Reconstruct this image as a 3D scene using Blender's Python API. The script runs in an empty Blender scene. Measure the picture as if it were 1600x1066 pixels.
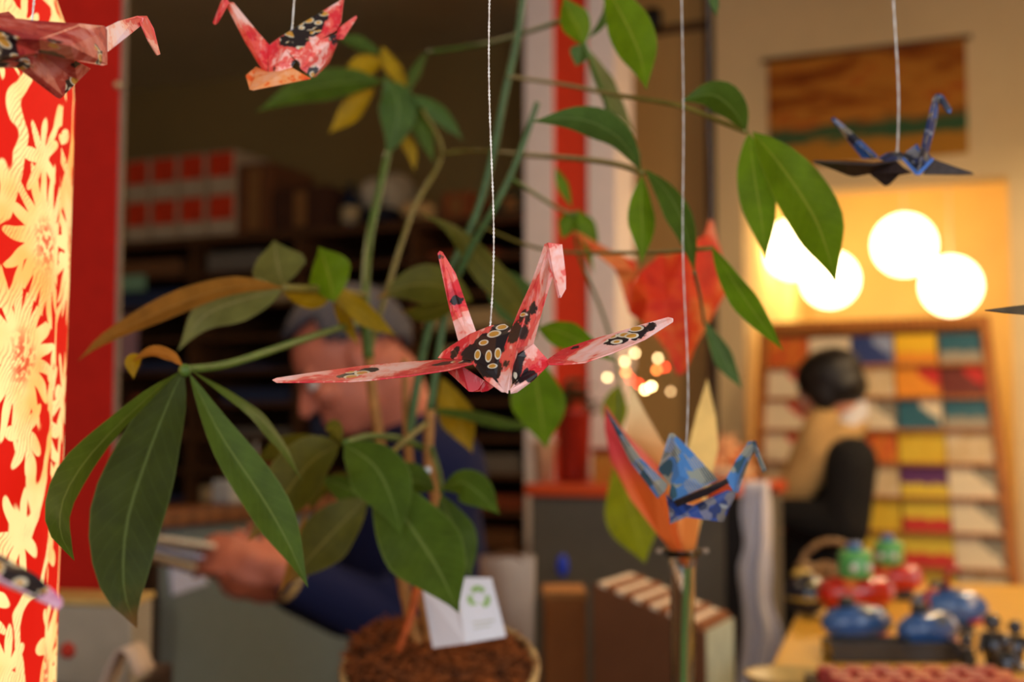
import bpy, bmesh, math, random
from mathutils import Vector, Matrix, Quaternion
random.seed(7)
S = bpy.context.scene
COL = S.collection
PI = math.pi
# ------------------------------------------------------------------ camera
FPX = 2000.0
CAMZ = 1.30
PITCH = math.radians(4.1)
cam_d = bpy.data.cameras.new('camera')
cam = bpy.data.objects.new('camera', cam_d); COL.objects.link(cam)
cam.location = (0, 0, CAMZ)
cam.rotation_euler = (PI/2 + PITCH, 0, 0)
cam_d.sensor_width = 36.0
cam_d.lens = 36.0 * FPX / 1600.0
cam_d.clip_start = 0.02
cam_d.dof.use_dof = True
cam_d.dof.focus_distance = 0.492
cam_d.dof.aperture_fstop = 8.0
S.camera = cam
# ------------------------------------------------------------------ colour management
S.view_settings.view_transform = 'Standard'
S.view_settings.look = 'None'
S.view_settings.gamma = 1.0
S.view_settings.use_curve_mapping = False
S.view_settings.exposure = 0.0
# ------------------------------------------------------------------ world and large lights
W = bpy.data.worlds.new('world'); S.world = W; W.use_nodes = True
W.node_tree.nodes['Background'].inputs[0].default_value = (0.75, 0.86, 1.0, 1)
W.node_tree.nodes['Background'].inputs[1].default_value = 0.6
THETA = math.radians(24)                       # the room stands turned against the camera
RW = Vector((math.cos(THETA), -math.sin(THETA), 0))   # along the back wall
RN = Vector((math.sin(THETA), math.cos(THETA), 0))    # into the depth
def room(a, b, z): return RW*a + RN*b + Vector((0, 0, z))
def area(name, loc, target, sx, sy, power, color):
    l = bpy.data.lights.new(name, 'AREA'); l.shape = 'RECTANGLE'
    l.size = sx; l.size_y = sy; l.energy = power; l.color = color
    o = bpy.data.objects.new(name, l); COL.objects.link(o)
    o.location = loc
    o.rotation_euler = (Vector(target) - Vector(loc)).to_track_quat('-Z', 'Y').to_euler()
    return o
# daylight at the shop window behind the camera (window_1)
area('window_daylight', room(0.35, -1.66, 1.75), room(0.35, 3, 1.75), 2.3, 1.9, 36, (0.97, 0.97, 1.0))
# daylight at the narrow window in the right wall (window_2)
area('side_window_daylight', room(1.98, 0.2, 1.75), room(-2, 0.2, 1.75), 1.2, 1.5, 19, (0.92, 0.95, 1.0))
# ------------------------------------------------------------------ pixels to places
RIGHT = Vector((1, 0, 0)); FWD = Vector((0, math.cos(PITCH), math.sin(PITCH))); UP = Vector((0, -math.sin(PITCH), math.cos(PITCH)))
CAM = Vector((0, 0, CAMZ))
def ray(px, py): return FWD + RIGHT*((px-800)/FPX) + UP*((533-py)/FPX)
def at(px, py, d): return CAM + ray(px, py)*d
def DD(d):                                   # depth of the things hanging and growing behind the sharp crane
    if d <= .49: return d
    return 1/(2.033-1.31*(2.033-1/d)) if d <= .9 else 1.20+(d-.9)*.8
def on_z(px, py, z):
    r = ray(px, py); return CAM + r*((z-CAMZ)/r.z)
def on_b(px, py, b):
    r = ray(px, py); return CAM + r*(b/r.dot(RN))
def ab(p): return p.dot(RW), p.dot(RN)
def srgb(r, g, b):
    f = lambda c: (c/12.92 if c <= .04045 else ((c+.055)/1.055)**2.4)
    return (f(r/255), f(g/255), f(b/255), 1)
# ------------------------------------------------------------------ node helper
class NT:
    def __init__(s, name):
        s.m = bpy.data.materials.new(name); s.m.use_nodes = True
        s.t = s.m.node_tree; s.n = s.t.nodes; s.l = s.t.links
        s.b = s.n['Principled BSDF']; s.out = s.n['Material Output']
    def put(s, sock, v):
        if hasattr(v, 'is_output') or isinstance(v, bpy.types.NodeSocket): s.l.new(v, sock)
        elif v is not None: sock.default_value = v
    def coord(s, kind='Object'): return s.n.new('ShaderNodeTexCoord').outputs[kind]
    def mapping(s, v, scale=(1,1,1), loc=(0,0,0), rot=(0,0,0)):
        k = s.n.new('ShaderNodeMapping'); s.l.new(v, k.inputs[0])
        k.inputs['Scale'].default_value = scale; k.inputs['Location'].default_value = loc; k.inputs['Rotation'].default_value = rot
        return k.outputs[0]
    def noise(s, v, scale, detail=2, rough=.5, dist=0, out='Fac'):
        k = s.n.new('ShaderNodeTexNoise'); s.l.new(v, k.inputs['Vector'])
        k.inputs['Scale'].default_value = scale; k.inputs['Detail'].default_value = detail
        k.inputs['Roughness'].default_value = rough; k.inputs['Distortion'].default_value = dist
        return k.outputs[out]
    def vor(s, v, scale, feature='F1', out='Distance', metric='EUCLIDEAN', dims='3D', rnd=1.0):
        k = s.n.new('ShaderNodeTexVoronoi'); k.voronoi_dimensions = dims; k.feature = feature
        if feature not in ('DISTANCE_TO_EDGE', 'N_SPHERE_RADIUS'): k.distance = metric
        s.l.new(v, k.inputs['Vector']); k.inputs['Scale'].default_value = scale; k.inputs['Randomness'].default_value = rnd
        return k.outputs[out]
    def wave(s, v, scale, dist=0, detail=2, dscale=1, kind='BANDS', direction='X'):
        k = s.n.new('ShaderNodeTexWave'); k.wave_type = kind
        if kind == 'BANDS': k.bands_direction = direction
        s.l.new(v, k.inputs['Vector']); k.inputs['Scale'].default_value = scale
        k.inputs['Distortion'].default_value = dist; k.inputs['Detail'].default_value = detail; k.inputs['Detail Scale'].default_value = dscale
        return k.outputs['Fac']
    def math(s, op, a, b=0.0, c=None, clamp=False):
        k = s.n.new('ShaderNodeMath'); k.operation = op; k.use_clamp = clamp
        s.put(k.inputs[0], a); s.put(k.inputs[1], b)
        if c is not None: s.put(k.inputs[2], c)
        return k.outputs[0]
    def vmath(s, op, a, b=None, out=0):
        k = s.n.new('ShaderNodeVectorMath'); k.operation = op
        s.put(k.inputs[0], a)
        if b is not None: s.put(k.inputs[1], b)
        return k.outputs['Value' if op in ('LENGTH', 'DISTANCE', 'DOT_PRODUCT') else 0]
    def sep(s, v):
        k = s.n.new('ShaderNodeSeparateXYZ'); s.l.new(v, k.inputs[0]); return k.outputs
    def comb(s, x, y, z):
        k = s.n.new('ShaderNodeCombineXYZ'); s.put(k.inputs[0], x); s.put(k.inputs[1], y); s.put(k.inputs[2], z); return k.outputs[0]
    def step(s, v, lo, hi):            # smooth 0..1 between lo and hi
        k = s.n.new('ShaderNodeMapRange'); k.interpolation_type = 'SMOOTHSTEP'
        s.put(k.inputs[0], v); k.inputs[1].default_value = lo; k.inputs[2].default_value = hi
        return k.outputs[0]
    def mix(s, f, a, b):
        k = s.n.new('ShaderNodeMix'); k.data_type = 'RGBA'
        s.put(k.inputs[0], f); s.put(k.inputs[6], a); s.put(k.inputs[7], b); return k.outputs[2]
    def ramp(s, f, stops, interp='LINEAR'):
        k = s.n.new('ShaderNodeValToRGB'); s.put(k.inputs[0], f); r = k.color_ramp; r.interpolation = interp
        while len(r.elements) < len(stops): r.elements.new(.5)
        for e, (p, c) in zip(r.elements, stops): e.position = p; e.color = c
        return k.outputs[0]
    def bump(s, h, strength=.2, dist=.002):
        k = s.n.new('ShaderNodeBump'); k.inputs['Strength'].default_value = strength; k.inputs['Distance'].default_value = dist
        s.put(k.inputs['Height'], h); s.l.new(k.outputs[0], s.b.inputs['Normal'])
    def base(s, c, rough=.6, metal=0, spec=.4):
        s.put(s.b.inputs['Base Color'], c); s.put(s.b.inputs['Roughness'], rough); s.put(s.b.inputs['Metallic'], metal)
        s.b.inputs['Specular IOR Level'].default_value = spec
        return s
MATS = {}
def plain(name, c, rough=.6, metal=0, vary=.12, scale=40, spec=.4, bump=.0):
    """a procedural material: one colour with a fine uneven tone"""
    if name in MATS: return MATS[name]
    t = NT(name); v = t.coord()
    f = t.noise(v, scale, 3, .6)
    lo = tuple(x*(1-vary) for x in c[:3]) + (1,); hi = tuple(min(1, x*(1+vary)) for x in c[:3]) + (1,)
    t.base(t.ramp(f, [(.3, lo), (.7, hi)]), rough, metal, spec)
    if bump: t.bump(f, bump)
    MATS[name] = t.m; return t.m
def emit(name, c, strength, base=None):
    if name in MATS: return MATS[name]
    t = NT(name); v = t.coord(); f = t.noise(v, 30, 2)
    col = t.ramp(f, [(.2, tuple(x*.94 for x in c[:3])+(1,)), (.8, c)])
    t.base(base or c, .7); t.put(t.b.inputs['Emission Color'], col); t.b.inputs['Emission Strength'].default_value = strength
    MATS[name] = t.m; return t.m
def wood(name, dark, light, scale=6, rough=.5):
    if name in MATS: return MATS[name]
    t = NT(name); v = t.mapping(t.coord(), (1, 1, 6))
    f = t.noise(v, scale, 4, .6, .8); g = t.wave(t.mapping(t.coord(), (1, 1, .15)), 14, 5, 2, 1.5)
    t.base(t.ramp(t.math('ADD', t.math('MULTIPLY', f, .6), t.math('MULTIPLY', g, .4)), [(.25, dark), (.75, light)]), rough)
    MATS[name] = t.m; return t.m
# ------------------------------------------------------------------ mesh helper
class MB:
    def __init__(s): s.v = []; s.f = []; s.uv = {}
    def add(s, vs, fs):
        o = len(s.v); s.v += [Vector(x) for x in vs]; s.f += [[i+o for i in f] for f in fs]; return o
    def box(s, c, sx, sy, sz, R=None):
        c = Vector(c); R = R or Matrix.Identity(3)
        vs = [c + R @ Vector((x*sx/2, y*sy/2, z*sz/2)) for x in (-1,1) for y in (-1,1) for z in (-1,1)]
        s.add(vs, [(0,1,3,2),(4,6,7,5),(0,4,5,1),(2,3,7,6),(0,2,6,4),(1,5,7,3)]); return s
    def rbox(s, a0, a1, b0, b1, z0, z1):        # box in room directions
        vs = [room(a, b, z) for a in (a0,a1) for b in (b0,b1) for z in (z0,z1)]
        s.add(vs, [(0,2,3,1),(4,5,7,6),(0,1,5,4),(2,6,7,3),(0,4,6,2),(1,3,7,5)]); return s
    def prism(s, poly, off):                    # polygon pushed along a vector
        n = len(poly); off = Vector(off); poly = [Vector(p) for p in poly]
        s.add(poly + [p+off for p in poly], [tuple(range(n))[::-1], tuple(range(n, 2*n))] + [(i, (i+1)%n, n+(i+1)%n, n+i) for i in range(n)]); return s
    def tube(s, pts, rad, seg=8, cap=True, up=None, flat=1.0):
        pts = [Vector(p) for p in pts]; n = len(pts)
        if not hasattr(rad, '__len__'): rad = [rad]*n
        t0 = (pts[1]-pts[0]).normalized(); ref = Vector(up) if up else (Vector((0,0,1)) if abs(t0.z) < .9 else Vector((1,0,0)))
        x = t0.cross(ref).normalized(); rings = []
        vs = []
        for i in range(n):
            t = (pts[min(i+1,n-1)] - pts[max(i-1,0)]).normalized()
            x = (x - t*x.dot(t)).normalized(); y = t.cross(x)
            vs += [pts[i] + (x*math.cos(2*PI*k/seg) + y*math.sin(2*PI*k/seg)*flat)*rad[i] for k in range(seg)]
        fs = [(i*seg+k, i*seg+(k+1)%seg, (i+1)*seg+(k+1)%seg, (i+1)*seg+k) for i in range(n-1) for k in range(seg)]
        if cap: fs += [tuple(range(seg))[::-1], tuple((n-1)*seg+k for k in range(seg))]
        s.add(vs, fs); return s
    def capsule(s, a, b, ra, rb, seg=10):       # rounded limb
        a, b = Vector(a), Vector(b); t = (b-a).normalized(); pts = []; rad = []
        for k in range(4): c = math.cos(PI/2*k/4); pts.append(a - t*ra*c); rad.append(max(.0005, ra*math.sin(PI/2*k/4)))
        pts.append(a); rad.append(ra)
        for k in range(1, 4): pts.append(a.lerp(b, k/4)); rad.append(ra+(rb-ra)*k/4)
        pts.append(b); rad.append(rb)
        for k in range(1, 5): c = math.sin(PI/2*k/4); pts.append(b + t*rb*c); rad.append(max(.0005, rb*math.cos(PI/2*k/4)))
        s.tube(pts, rad, seg); return s
    def ell(s, c, r, R=None, nu=16, nv=10, cut=None):
        c = Vector(c); R = R or Matrix.Identity(3)
        if not hasattr(r, '__len__'): r = (r,)*3
        vs = [c + R @ Vector((0,0,-r[2]))]
        for j in range(1, nv):
            th = PI*j/nv
            vs += [c + R @ Vector((r[0]*math.sin(th)*math.cos(2*PI*i/nu), r[1]*math.sin(th)*math.sin(2*PI*i/nu), -r[2]*math.cos(th))) for i in range(nu)]
        vs.append(c + R @ Vector((0,0,r[2])))
        fs = [(0, 1+(i+1)%nu, 1+i) for i in range(nu)]
        for j in range(nv-2):
            fs += [(1+j*nu+i, 1+j*nu+(i+1)%nu, 1+(j+1)*nu+(i+1)%nu, 1+(j+1)*nu+i) for i in range(nu)]
        L = len(vs)-1; fs += [(L, L-nu+i, L-nu+(i+1)%nu) for i in range(nu)]
        s.add(vs, fs); return s
    def lathe(s, prof, c=(0,0,0), seg=24, R=None, sy=1.0, closed=False):
        c = Vector(c); R = R or Matrix.Identity(3); n = len(prof); vs = []
        for r, z in prof: vs += [c + R @ Vector((r*math.cos(2*PI*k/seg), sy*r*math.sin(2*PI*k/seg), z)) for k in range(seg)]
        fs = [(i*seg+k, i*seg+(k+1)%seg, (i+1)*seg+(k+1)%seg, (i+1)*seg+k) for i in range(n-1) for k in range(seg)]
        if closed: fs += [((n-1)*seg+k, (n-1)*seg+(k+1)%seg, (k+1)%seg, k) for k in range(seg)]
        else: fs += [tuple(range(seg))[::-1], tuple((n-1)*seg+k for k in range(seg))]
        s.add(vs, fs); return s
    def build(s, name, mat, parent=None, smooth=False, bevel=0, solid=0, subsurf=0, origin=None):
        me = bpy.data.meshes.new(name)
        L = parent_world(parent) if parent else (Vector(origin) if origin else base_of(s.v))
        me.from_pydata([v-L for v in s.v], [], s.f); me.validate(); me.update()
        if s.uv:
            uvl = me.uv_layers.new(name='UVMap')
            for lp in me.loops: uvl.data[lp.index].uv = s.uv.get(lp.vertex_index, (0, 0))
        bm = bmesh.new(); bm.from_mesh(me); bmesh.ops.recalc_face_normals(bm, faces=bm.faces); bm.to_mesh(me); bm.free()
        if mat: me.materials.append(mat)
        o = bpy.data.objects.new(name, me); COL.objects.link(o)
        if smooth:
            for p in me.polygons: p.use_smooth = True
        if parent: o.parent = parent
        else: o.location = L
        if subsurf:
            m = o.modifiers.new('subsurf', 'SUBSURF'); m.levels = subsurf; m.render_levels = subsurf
        if solid:
            m = o.modifiers.new('solid', 'SOLIDIFY'); m.thickness = solid; m.offset = 0
        if bevel:
            m = o.modifiers.new('bevel', 'BEVEL'); m.width = bevel; m.segments = 2; m.limit_method = 'ANGLE'; m.angle_limit = .6
        return o
def base_of(vs):
    n = len(vs); return Vector((sum(v.x for v in vs)/n, sum(v.y for v in vs)/n, min(v.z for v in vs)))
def parent_world(p):
    L = Vector((0,0,0))
    while p: L += Vector(p.location); p = p.parent
    return L
def empty(name, loc, label, cat, group=None):
    o = bpy.data.objects.new(name, None); COL.objects.link(o); o.location = loc; o.empty_display_size = .05
    return tag(o, label, cat, group)
def tag(o, label, cat, group=None):
    o['label'] = label; o['category'] = cat
    if group: o['group'] = group
    return o
def struct(o): o['kind'] = 'structure'; return o
def spline(pts, n):
    """Catmull-Rom through points, n samples"""
    P = [Vector(p) for p in pts]
    if len(P) == 2: return [P[0].lerp(P[1], i/(n-1)) for i in range(n)]
    P = [P[0]*2-P[1]] + P + [P[-1]*2-P[-2]]; out = []; m = len(P)-3
    for i in range(n):
        s_ = i/(n-1)*m; k = min(int(s_), m-1); t = s_-k; a, b, c, d = P[k:k+4]
        out.append(.5*((2*b) + (c-a)*t + (2*a-5*b+4*c-d)*t*t + (3*b-a-3*c+d)*t**3))
    return out
def frame(fwd, up=(0,0,1)):
    """rotation with x = fwd, y = left, z = up"""
    x = Vector(fwd).normalized(); y = Vector(up).cross(x).normalized(); z = x.cross(y)
    return Matrix((x, y, z)).transposed()
# ================================================================== the room
def wallmat(name, c, vary=.06):
    t = NT(name); v = t.coord(); f = t.noise(v, 3, 4, .6); g = t.noise(v, 180, 2)
    lo = tuple(x*(1-vary) for x in c[:3])+(1,); hi = tuple(min(1, x*(1+vary)) for x in c[:3])+(1,)
    t.base(t.ramp(f, [(.3, lo), (.7, hi)]), .85, 0, .2); t.bump(g, .08, .001); return t.m
M_CREAM = wallmat('cream_plaster', srgb(226, 200, 150)); M_TAN = wallmat('tan_plaster', srgb(226, 180, 110))
M_CEIL = wallmat('ceiling_paint', srgb(205, 190, 150)); M_OLIVE = wallmat('olive_plaster', srgb(150, 125, 75))
M_ALC = wallmat('alcove_paint', srgb(246, 212, 140))
def floormat():
    t = NT('floor_boards'); v = t.coord(); f = t.noise(t.mapping(v, (1, 9, 1)), 3, 4)
    t.base(t.ramp(f, [(.3, srgb(70, 45, 28)), (.7, srgb(112, 76, 48))]), .45); return t.m
H = 3.1
A0, A1, B0, B1 = -5.2, 2.0, -1.6, 6.1
def S_(name, mat, *boxes, parent=None):
    mb = MB()
    for b in boxes: mb.rbox(*b)
    o = mb.build(name, mat, parent); return struct(o) if not parent else o
S_('floor', floormat(), (A0-.1, A1+.1, B0-.1, B1+.1, -.1, 0))
S_('ceiling', M_CEIL, (A0-.1, A1+.1, B0-.1, B1+.1, H, H+.1))
S_('wall_left', M_OLIVE, (A0-.1, A0, B0-.1, B1+.1, 0, H))
BP = 4.68                                                  # front of the partition with the alcove opening
aC = ab(on_b(1120, 400, BP))[0]                            # partition's free edge
aL = ab(on_b(1162, 400, BP))[0]; aR = ab(on_b(1578, 400, BP))[0]
zH = on_b(1370, 289, BP).z
BK = 5.25                                                  # back wall
S_('wall_back', M_OLIVE, (A0, aC, BK, BK+.1, 0, H))
aV = ab(on_b(843, 400, 4.86))[0]
S_('wall_recess', M_TAN, (aV, aC-.02, 4.86, 4.98, 0, H))
wp = S_('wall_partition', M_CREAM, (aC, aL, BP, BP+.14, 0, H), (aL, aR, BP, BP+.14, zH, H), (aR, A1, BP, BP+.14, 0, H))
S_('wall_alcove', M_ALC, (aL-.1, aR+.6, B1-.1, B1, 0, 2.75), (aL-.1, aL, BP+.14, B1-.1, 0, 2.75), (aR+.5, aR+.6, BP+.14, B1-.1, 0, 2.75))
S_('ceiling_alcove', M_ALC, (aL-.1, aR+.6, BP+.14, B1, 2.75, 2.8))
# right wall and front wall with their windows
wa, wb, wz0, wz1 = -.4, .8, 1.0, 2.5
S_('wall_right', M_CREAM, (A1, A1+.1, B0-.1, wa, 0, H), (A1, A1+.1, wb, B1, 0, H), (A1, A1+.1, wa, wb, 0, wz0), (A1, A1+.1, wa, wb, wz1, H))
fa, fb, fz0, fz1 = -.8, 1.5, .8, 2.7
S_('wall_front', M_CREAM, (A0, fa, B0-.1, B0, 0, H), (fb, A1, B0-.1, B0, 0, H), (fa, fb, B0-.1, B0, 0, fz0), (fa, fb, B0-.1, B0, fz1, H))
M_FR = plain('window_paint', srgb(225, 222, 214), .5)
w1 = S_('window_1', M_FR, (fa, fb, B0-.08, B0-.03, fz0, fz0+.05), (fa, fb, B0-.08, B0-.03, fz1-.05, fz1), (fa, fa+.05, B0-.08, B0-.03, fz0+.05, fz1-.05), (fb-.05, fb, B0-.08, B0-.03, fz0+.05, fz1-.05))
w2 = S_('window_2', M_FR, (A1+.03, A1+.08, wa, wb, wz0, wz0+.05), (A1+.03, A1+.08, wa, wb, wz1-.05, wz1), (A1+.03, A1+.08, wa, wa+.05, wz0+.05, wz1-.05), (A1+.03, A1+.08, wb-.05, wb, wz0+.05, wz1-.05))
# dark door post at the partition's edge
M_DARKWOOD = wood('dark_wood', srgb(38, 24, 14), srgb(66, 42, 24))
S_('trim_1', M_DARKWOOD, (aC-.035, aC, BP-.01, BP+.13, 0, H))
# rail with a black spotlight high on the recessed wall
p = on_b(1020, 36, 4.8); a_, b_ = ab(p)
r0 = ab(on_b(940, 44, 4.8))[0]
sp = empty('wall_spotlight', room(a_, 4.8, p.z), 'small black spotlight on a brown rail high on the tan wall', 'spotlight')
MB().rbox(r0, aC-.04, 4.83, 4.859, p.z-.035, p.z-.005).build('rail', wood('rail_wood', srgb(96, 62, 30), srgb(120, 80, 42)), sp)
MB().lathe([(.02, 0), (.034, .01), (.036, .07), (.03, .085)], room(a_, 4.8, p.z-.03), 16).build('lamp_head', plain('black_metal', srgb(22, 20, 20), .4), sp, True)

# ---------------------------------------------------------------- added ceiling lamps, unseen above the picture, that warm wall, rack and man
def added_ceiling_lamp(a, b, z, power, label, col=(1.0, .72, .42)):
    q = room(a, b, z)
    e = empty('added_pendant_lamp', q, label, 'lamp')
    MB().tube([q+Vector((0,0,.16)), q+Vector((0,0,H-z))], .006, 6).build('cord', plain('cord_black', srgb(25, 22, 20)), e)
    MB().lathe([(.03, .16), (.05, .14), (.15, .02), (.155, .0), (.148, .0), (.045, .13), (.03, .15)], q, 24).build('lamp_shade', plain('lamp_enamel', srgb(232, 222, 200), .4), e, True)
    MB().ell(q+Vector((0,0,.05)), (.035, .035, .045)).build('bulb', emit('bulb_glow', (1, .8, .5, 1), 8), e, True)
    l = bpy.data.lights.new('added_pendant_light', 'POINT'); l.energy = power; l.color = col; l.shadow_soft_size = .06
    lo = bpy.data.objects.new('added_pendant_light', l); COL.objects.link(lo); lo.parent = e; lo.location = (0, 0, .03)
added_ceiling_lamp(.42, 2.75, 2.55, 88, 'added white enamel pendant lamp, out of view above the yellow toy table')
added_ceiling_lamp(.30, 3.85, 2.18, 48, 'added white enamel pendant lamp, out of view near the card rack')
added_ceiling_lamp(-1.42, 1.62, 2.3, 15, 'added white enamel pendant lamp, out of view above the grey counter panel')

# ---------------------------------------------------------------- painted hanging on the partition
def painting():
    c = [on_b(*q, BP-.012) for q in ((1199, 97), (1508, 56), (1508, 245), (1207, 250))]
    a0 = ab(c[0])[0]; a1 = ab(c[1])[0]; z1 = (c[0].z+c[1].z)/2; z0 = (c[2].z+c[3].z)/2-.01
    e = empty('wall_hanging', room((a0+a1)/2, BP-.01, z0), 'painted cloth hanging in rust, ochre and green on the cream wall', 'wall hanging')
    t = NT('painted_cloth'); v = t.mapping(t.coord(), (1, 1, 1), rot=(0, 0, THETA)); s = t.sep(v)
    w = t.mapping(v, (2.2, 2.2, 9)); n1 = t.noise(w, 1.3, 4, .6, .6); n2 = t.noise(w, 3.1, 3, .6, .4)
    h = t.math('MULTIPLY', s[2], 1/(z1-z0)); hh = t.math('ADD', h, t.math('MULTIPLY', t.math('SUBTRACT', n2, .5), .22))
    sky = t.ramp(n1, [(.25, srgb(96, 40, 16)), (.42, srgb(150, 82, 28)), (.55, srgb(188, 124, 46)), (.68, srgb(170, 70, 28)), (.8, srgb(110, 84, 40))])
    col = t.mix(t.step(hh, .18, .24), srgb(176, 122, 44), srgb(58, 92, 60))
    col = t.mix(t.step(hh, .30, .40), col, sky)
    t.base(col, .9, 0, .1); t.bump(t.noise(v, 400, 2), .2, .001)
    MB().rbox(a0, a1, BP-.008, BP-.002, z0, z1).build('cloth', t.m, e)
    q0 = room(a0-.02, BP-.011, z1); q1 = room(a1+.02, BP-.011, z1)
    MB().tube([q0, q1], .009, 10).build('hanging_rod', wood('rod_wood', srgb(84, 48, 24), srgb(120, 74, 38)), e, True)
painting()

# ---------------------------------------------------------------- paper globes in the alcove
BG = 5.3
def globe(px, py, rpx, BG, lab):
    c = on_b(px, py, BG); d = (c-CAM).dot(FWD); r = rpx*d/FPX
    e = empty('paper_lantern', c - Vector((0,0,r)), lab, 'lantern', 'round paper lanterns in the alcove')
    mb = MB(); prof = []
    n = 40
    for i in range(n+1):
        th = PI*(.04 + .92*i/n); rr = r*math.sin(th)*(1 + (.012 if i % 2 else -.004)); prof.append((rr, r - r*math.cos(th)))
    mb.lathe(prof, c-Vector((0,0,r)), 32).build('shade', emit('lantern_glow', (1, .78, .42, 1), 6.5, srgb(250, 240, 215)), e, True)
    MB().tube([c+Vector((0,0,r*.97)), Vector((c.x, c.y, 2.75))], .003, 6).build('cord', plain('cord_white', srgb(230, 220, 200)), e)
    MB().lathe([(r*.14, 0), (r*.16, .005), (r*.14, .01)], c+Vector((0,0,r*.985)), 16).build('ring', plain('ring_wire', srgb(190, 180, 160)), e)
for g in ((1241, 390, 47, 5.1, 'round lit paper lantern beside the alcove jamb, hanging over the person in black'), (1297, 437, 44, 5.5, 'round lit paper lantern half behind the one beside the alcove jamb'), (1413, 383, 48, 5.3, 'round lit paper lantern hanging highest in the alcove'), (1486, 447, 46, 5.3, 'round lit paper lantern hanging lowest in the alcove')): globe(*g)

# ---------------------------------------------------------------- card rack in the opening
M_RACK = wood('rack_pine', srgb(150, 84, 30), srgb(196, 124, 52))
BR = 4.60
def card_mat(name, kind, c):
    if name in MATS: return MATS[name]
    t = NT(name); v = t.mapping(t.coord(), rot=(0, 0, THETA)); s = t.sep(v)
    n1 = t.noise(v, 16, 3, .6, .5)
    if kind == 'plain': col = t.ramp(n1, [(.3, c[0]), (.72, c[1 % len(c)])])
    elif kind == 'bands': col = t.mix(t.step(t.math('ADD', s[2], t.math('MULTIPLY', n1, .05)), .065, .075), c[0], c[1])
    else:
        m = t.step(t.vor(v, 11), .42, .36); col = t.mix(m, c[0], c[1]); col = t.mix(t.step(n1, .62, .66), col, c[-1])
    t.base(col, .45); MATS[name] = t.m; return t.m
def rack():
    tl = on_b(1190, 510, BR+.10); a0 = ab(tl)[0]; a1 = ab(on_b(1546, 502, BR+.10))[0]; zt = tl.z
    lean = lambda z: BR + .10 - (zt-z)*.25              # the rack leans back
    e = empty('card_rack', room((a0+a1)/2, BR-.1, 0), 'tall pine card rack filled with colourful cards in the alcove opening', 'card rack')
    w = a1-a0; zb = .12
    def plank(aa0, aa1, z0, z1, t0, t1):               # slab between heights, offset t along the depth from the leaning plane
        mb = MB()
        fan = lambda a, z: a + (zt-z)*.10*(a-a0)/w      # wider towards the foot
        vs = [room(fan(a, z), lean(z)+t, z) for a in (aa0, aa1) for z in (z0, z1) for t in (t0, t1)]
        mb.add(vs, [(0,1,3,2),(4,6,7,5),(0,4,5,1),(2,3,7,6),(0,2,6,4),(1,5,7,3)]); return mb
    plank(a0, a1, zb, zt, .03, .045).build('back_panel', M_RACK, e)
    for aa in (a0, a1-.03): plank(aa, aa+.03, 0, zt+.01, -.03, .045).build('side_post', M_RACK, e)
    plank(a0+.03, a1-.03, zt-.03, zt+.01, -.03, .03).build('top_rail', M_RACK, e)
    n_row = 9; hr = (zt-.05-.62)/n_row; ncol = 5; wc = (w-.06)/ncol
    Y1, Y2, RD, OR = srgb(232, 200, 60), srgb(220, 170, 30), srgb(206, 44, 36), srgb(240, 150, 40)
    CR, BL, TE, GN, PU, PK, GY = srgb(236, 218, 184), srgb(44, 62, 120), srgb(40, 96, 112), srgb(70, 130, 50), srgb(96, 44, 100), srgb(214, 80, 120), srgb(160, 150, 130)
    D = {  # kind, colours, words
     'red': ('plain', (srgb(190, 40, 30), OR), 'red-orange card'), 'creamy': ('bands', (Y1, CR, GN), 'cream card with a yellow foot'),
     'blue': ('spots', (BL, srgb(150, 160, 190), GN), 'dark blue card with pale shapes'), 'sun': ('bands', (OR, srgb(250, 196, 40)), 'golden yellow card'),
     'grey': ('bands', (GY, TE), 'grey-green card'), 'white': ('spots', (CR, srgb(210, 90, 70), srgb(120, 130, 140)), 'white card with red blots'),
     'fire': ('spots', (OR, RD, Y1), 'orange card with a red blot'), 'dark': ('spots', (srgb(110, 40, 30), RD, GN), 'dark red card'),
     'teal': ('spots', (TE, CR, Y2), 'teal card with pale strokes'), 'yellow': ('plain', (Y1, Y2), 'plain yellow card'),
     'purple': ('bands', (Y1, PU), 'purple card with a yellow edge'), 'rose': ('bands', (PK, Y1), 'yellow card with a pink foot'),
     'scarlet': ('bands', (RD, Y1), 'yellow card with a scarlet foot'), 'tan': ('plain', (srgb(206, 170, 110), CR), 'tan card'),
     'mint': ('bands', (GN, Y1), 'yellow card with a green foot'), 'mono': ('spots', (CR, srgb(150, 140, 120), srgb(90, 84, 80)), 'pale card with grey drawings')}
    grid = [['red','creamy','blue','sun','grey'], ['white','creamy','tan','fire','dark'], ['white','tan','mono','teal','grey'],
            ['white','tan','red','yellow','tan'], ['tan','red','tan','purple','mono'], ['white','tan','yellow','scarlet','mono'],
            ['red','mono','rose','scarlet','mono'], ['tan','white','mint','yellow','tan'], ['tan','yellow','tan','yellow','mono']]
    ordn = ['first', 'second', 'third', 'fourth', 'fifth', 'sixth', 'seventh', 'eighth', 'ninth']
    for r in range(n_row):
        z0 = zt-.045-hr*(r+1)
        plank(a0+.03, a1-.03, z0-.006, z0, -.034, .03).build('shelf', M_RACK, e)
        plank(a0+.03, a1-.03, z0, z0+.006, -.034, -.031).build('lip', M_RACK, e)
        for c in range(ncol):
            k = grid[r][c]; kind, cols, words = D[k]
            aa = a0+.03+wc*c; ww = wc*random.uniform(.93, 1.0); hh = hr*random.uniform(.92, .99)
            o = plank(aa+(wc-ww)/2, aa+(wc+ww)/2, z0, z0+hh, -.014, -.004).build('greeting_card', card_mat('card_'+k, kind, cols))
            tag(o, f'{words}, {ordn[r]} rack row down, {ordn[c]} from the alcove jamb', 'card', 'cards on the pine rack')
rack()

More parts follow.
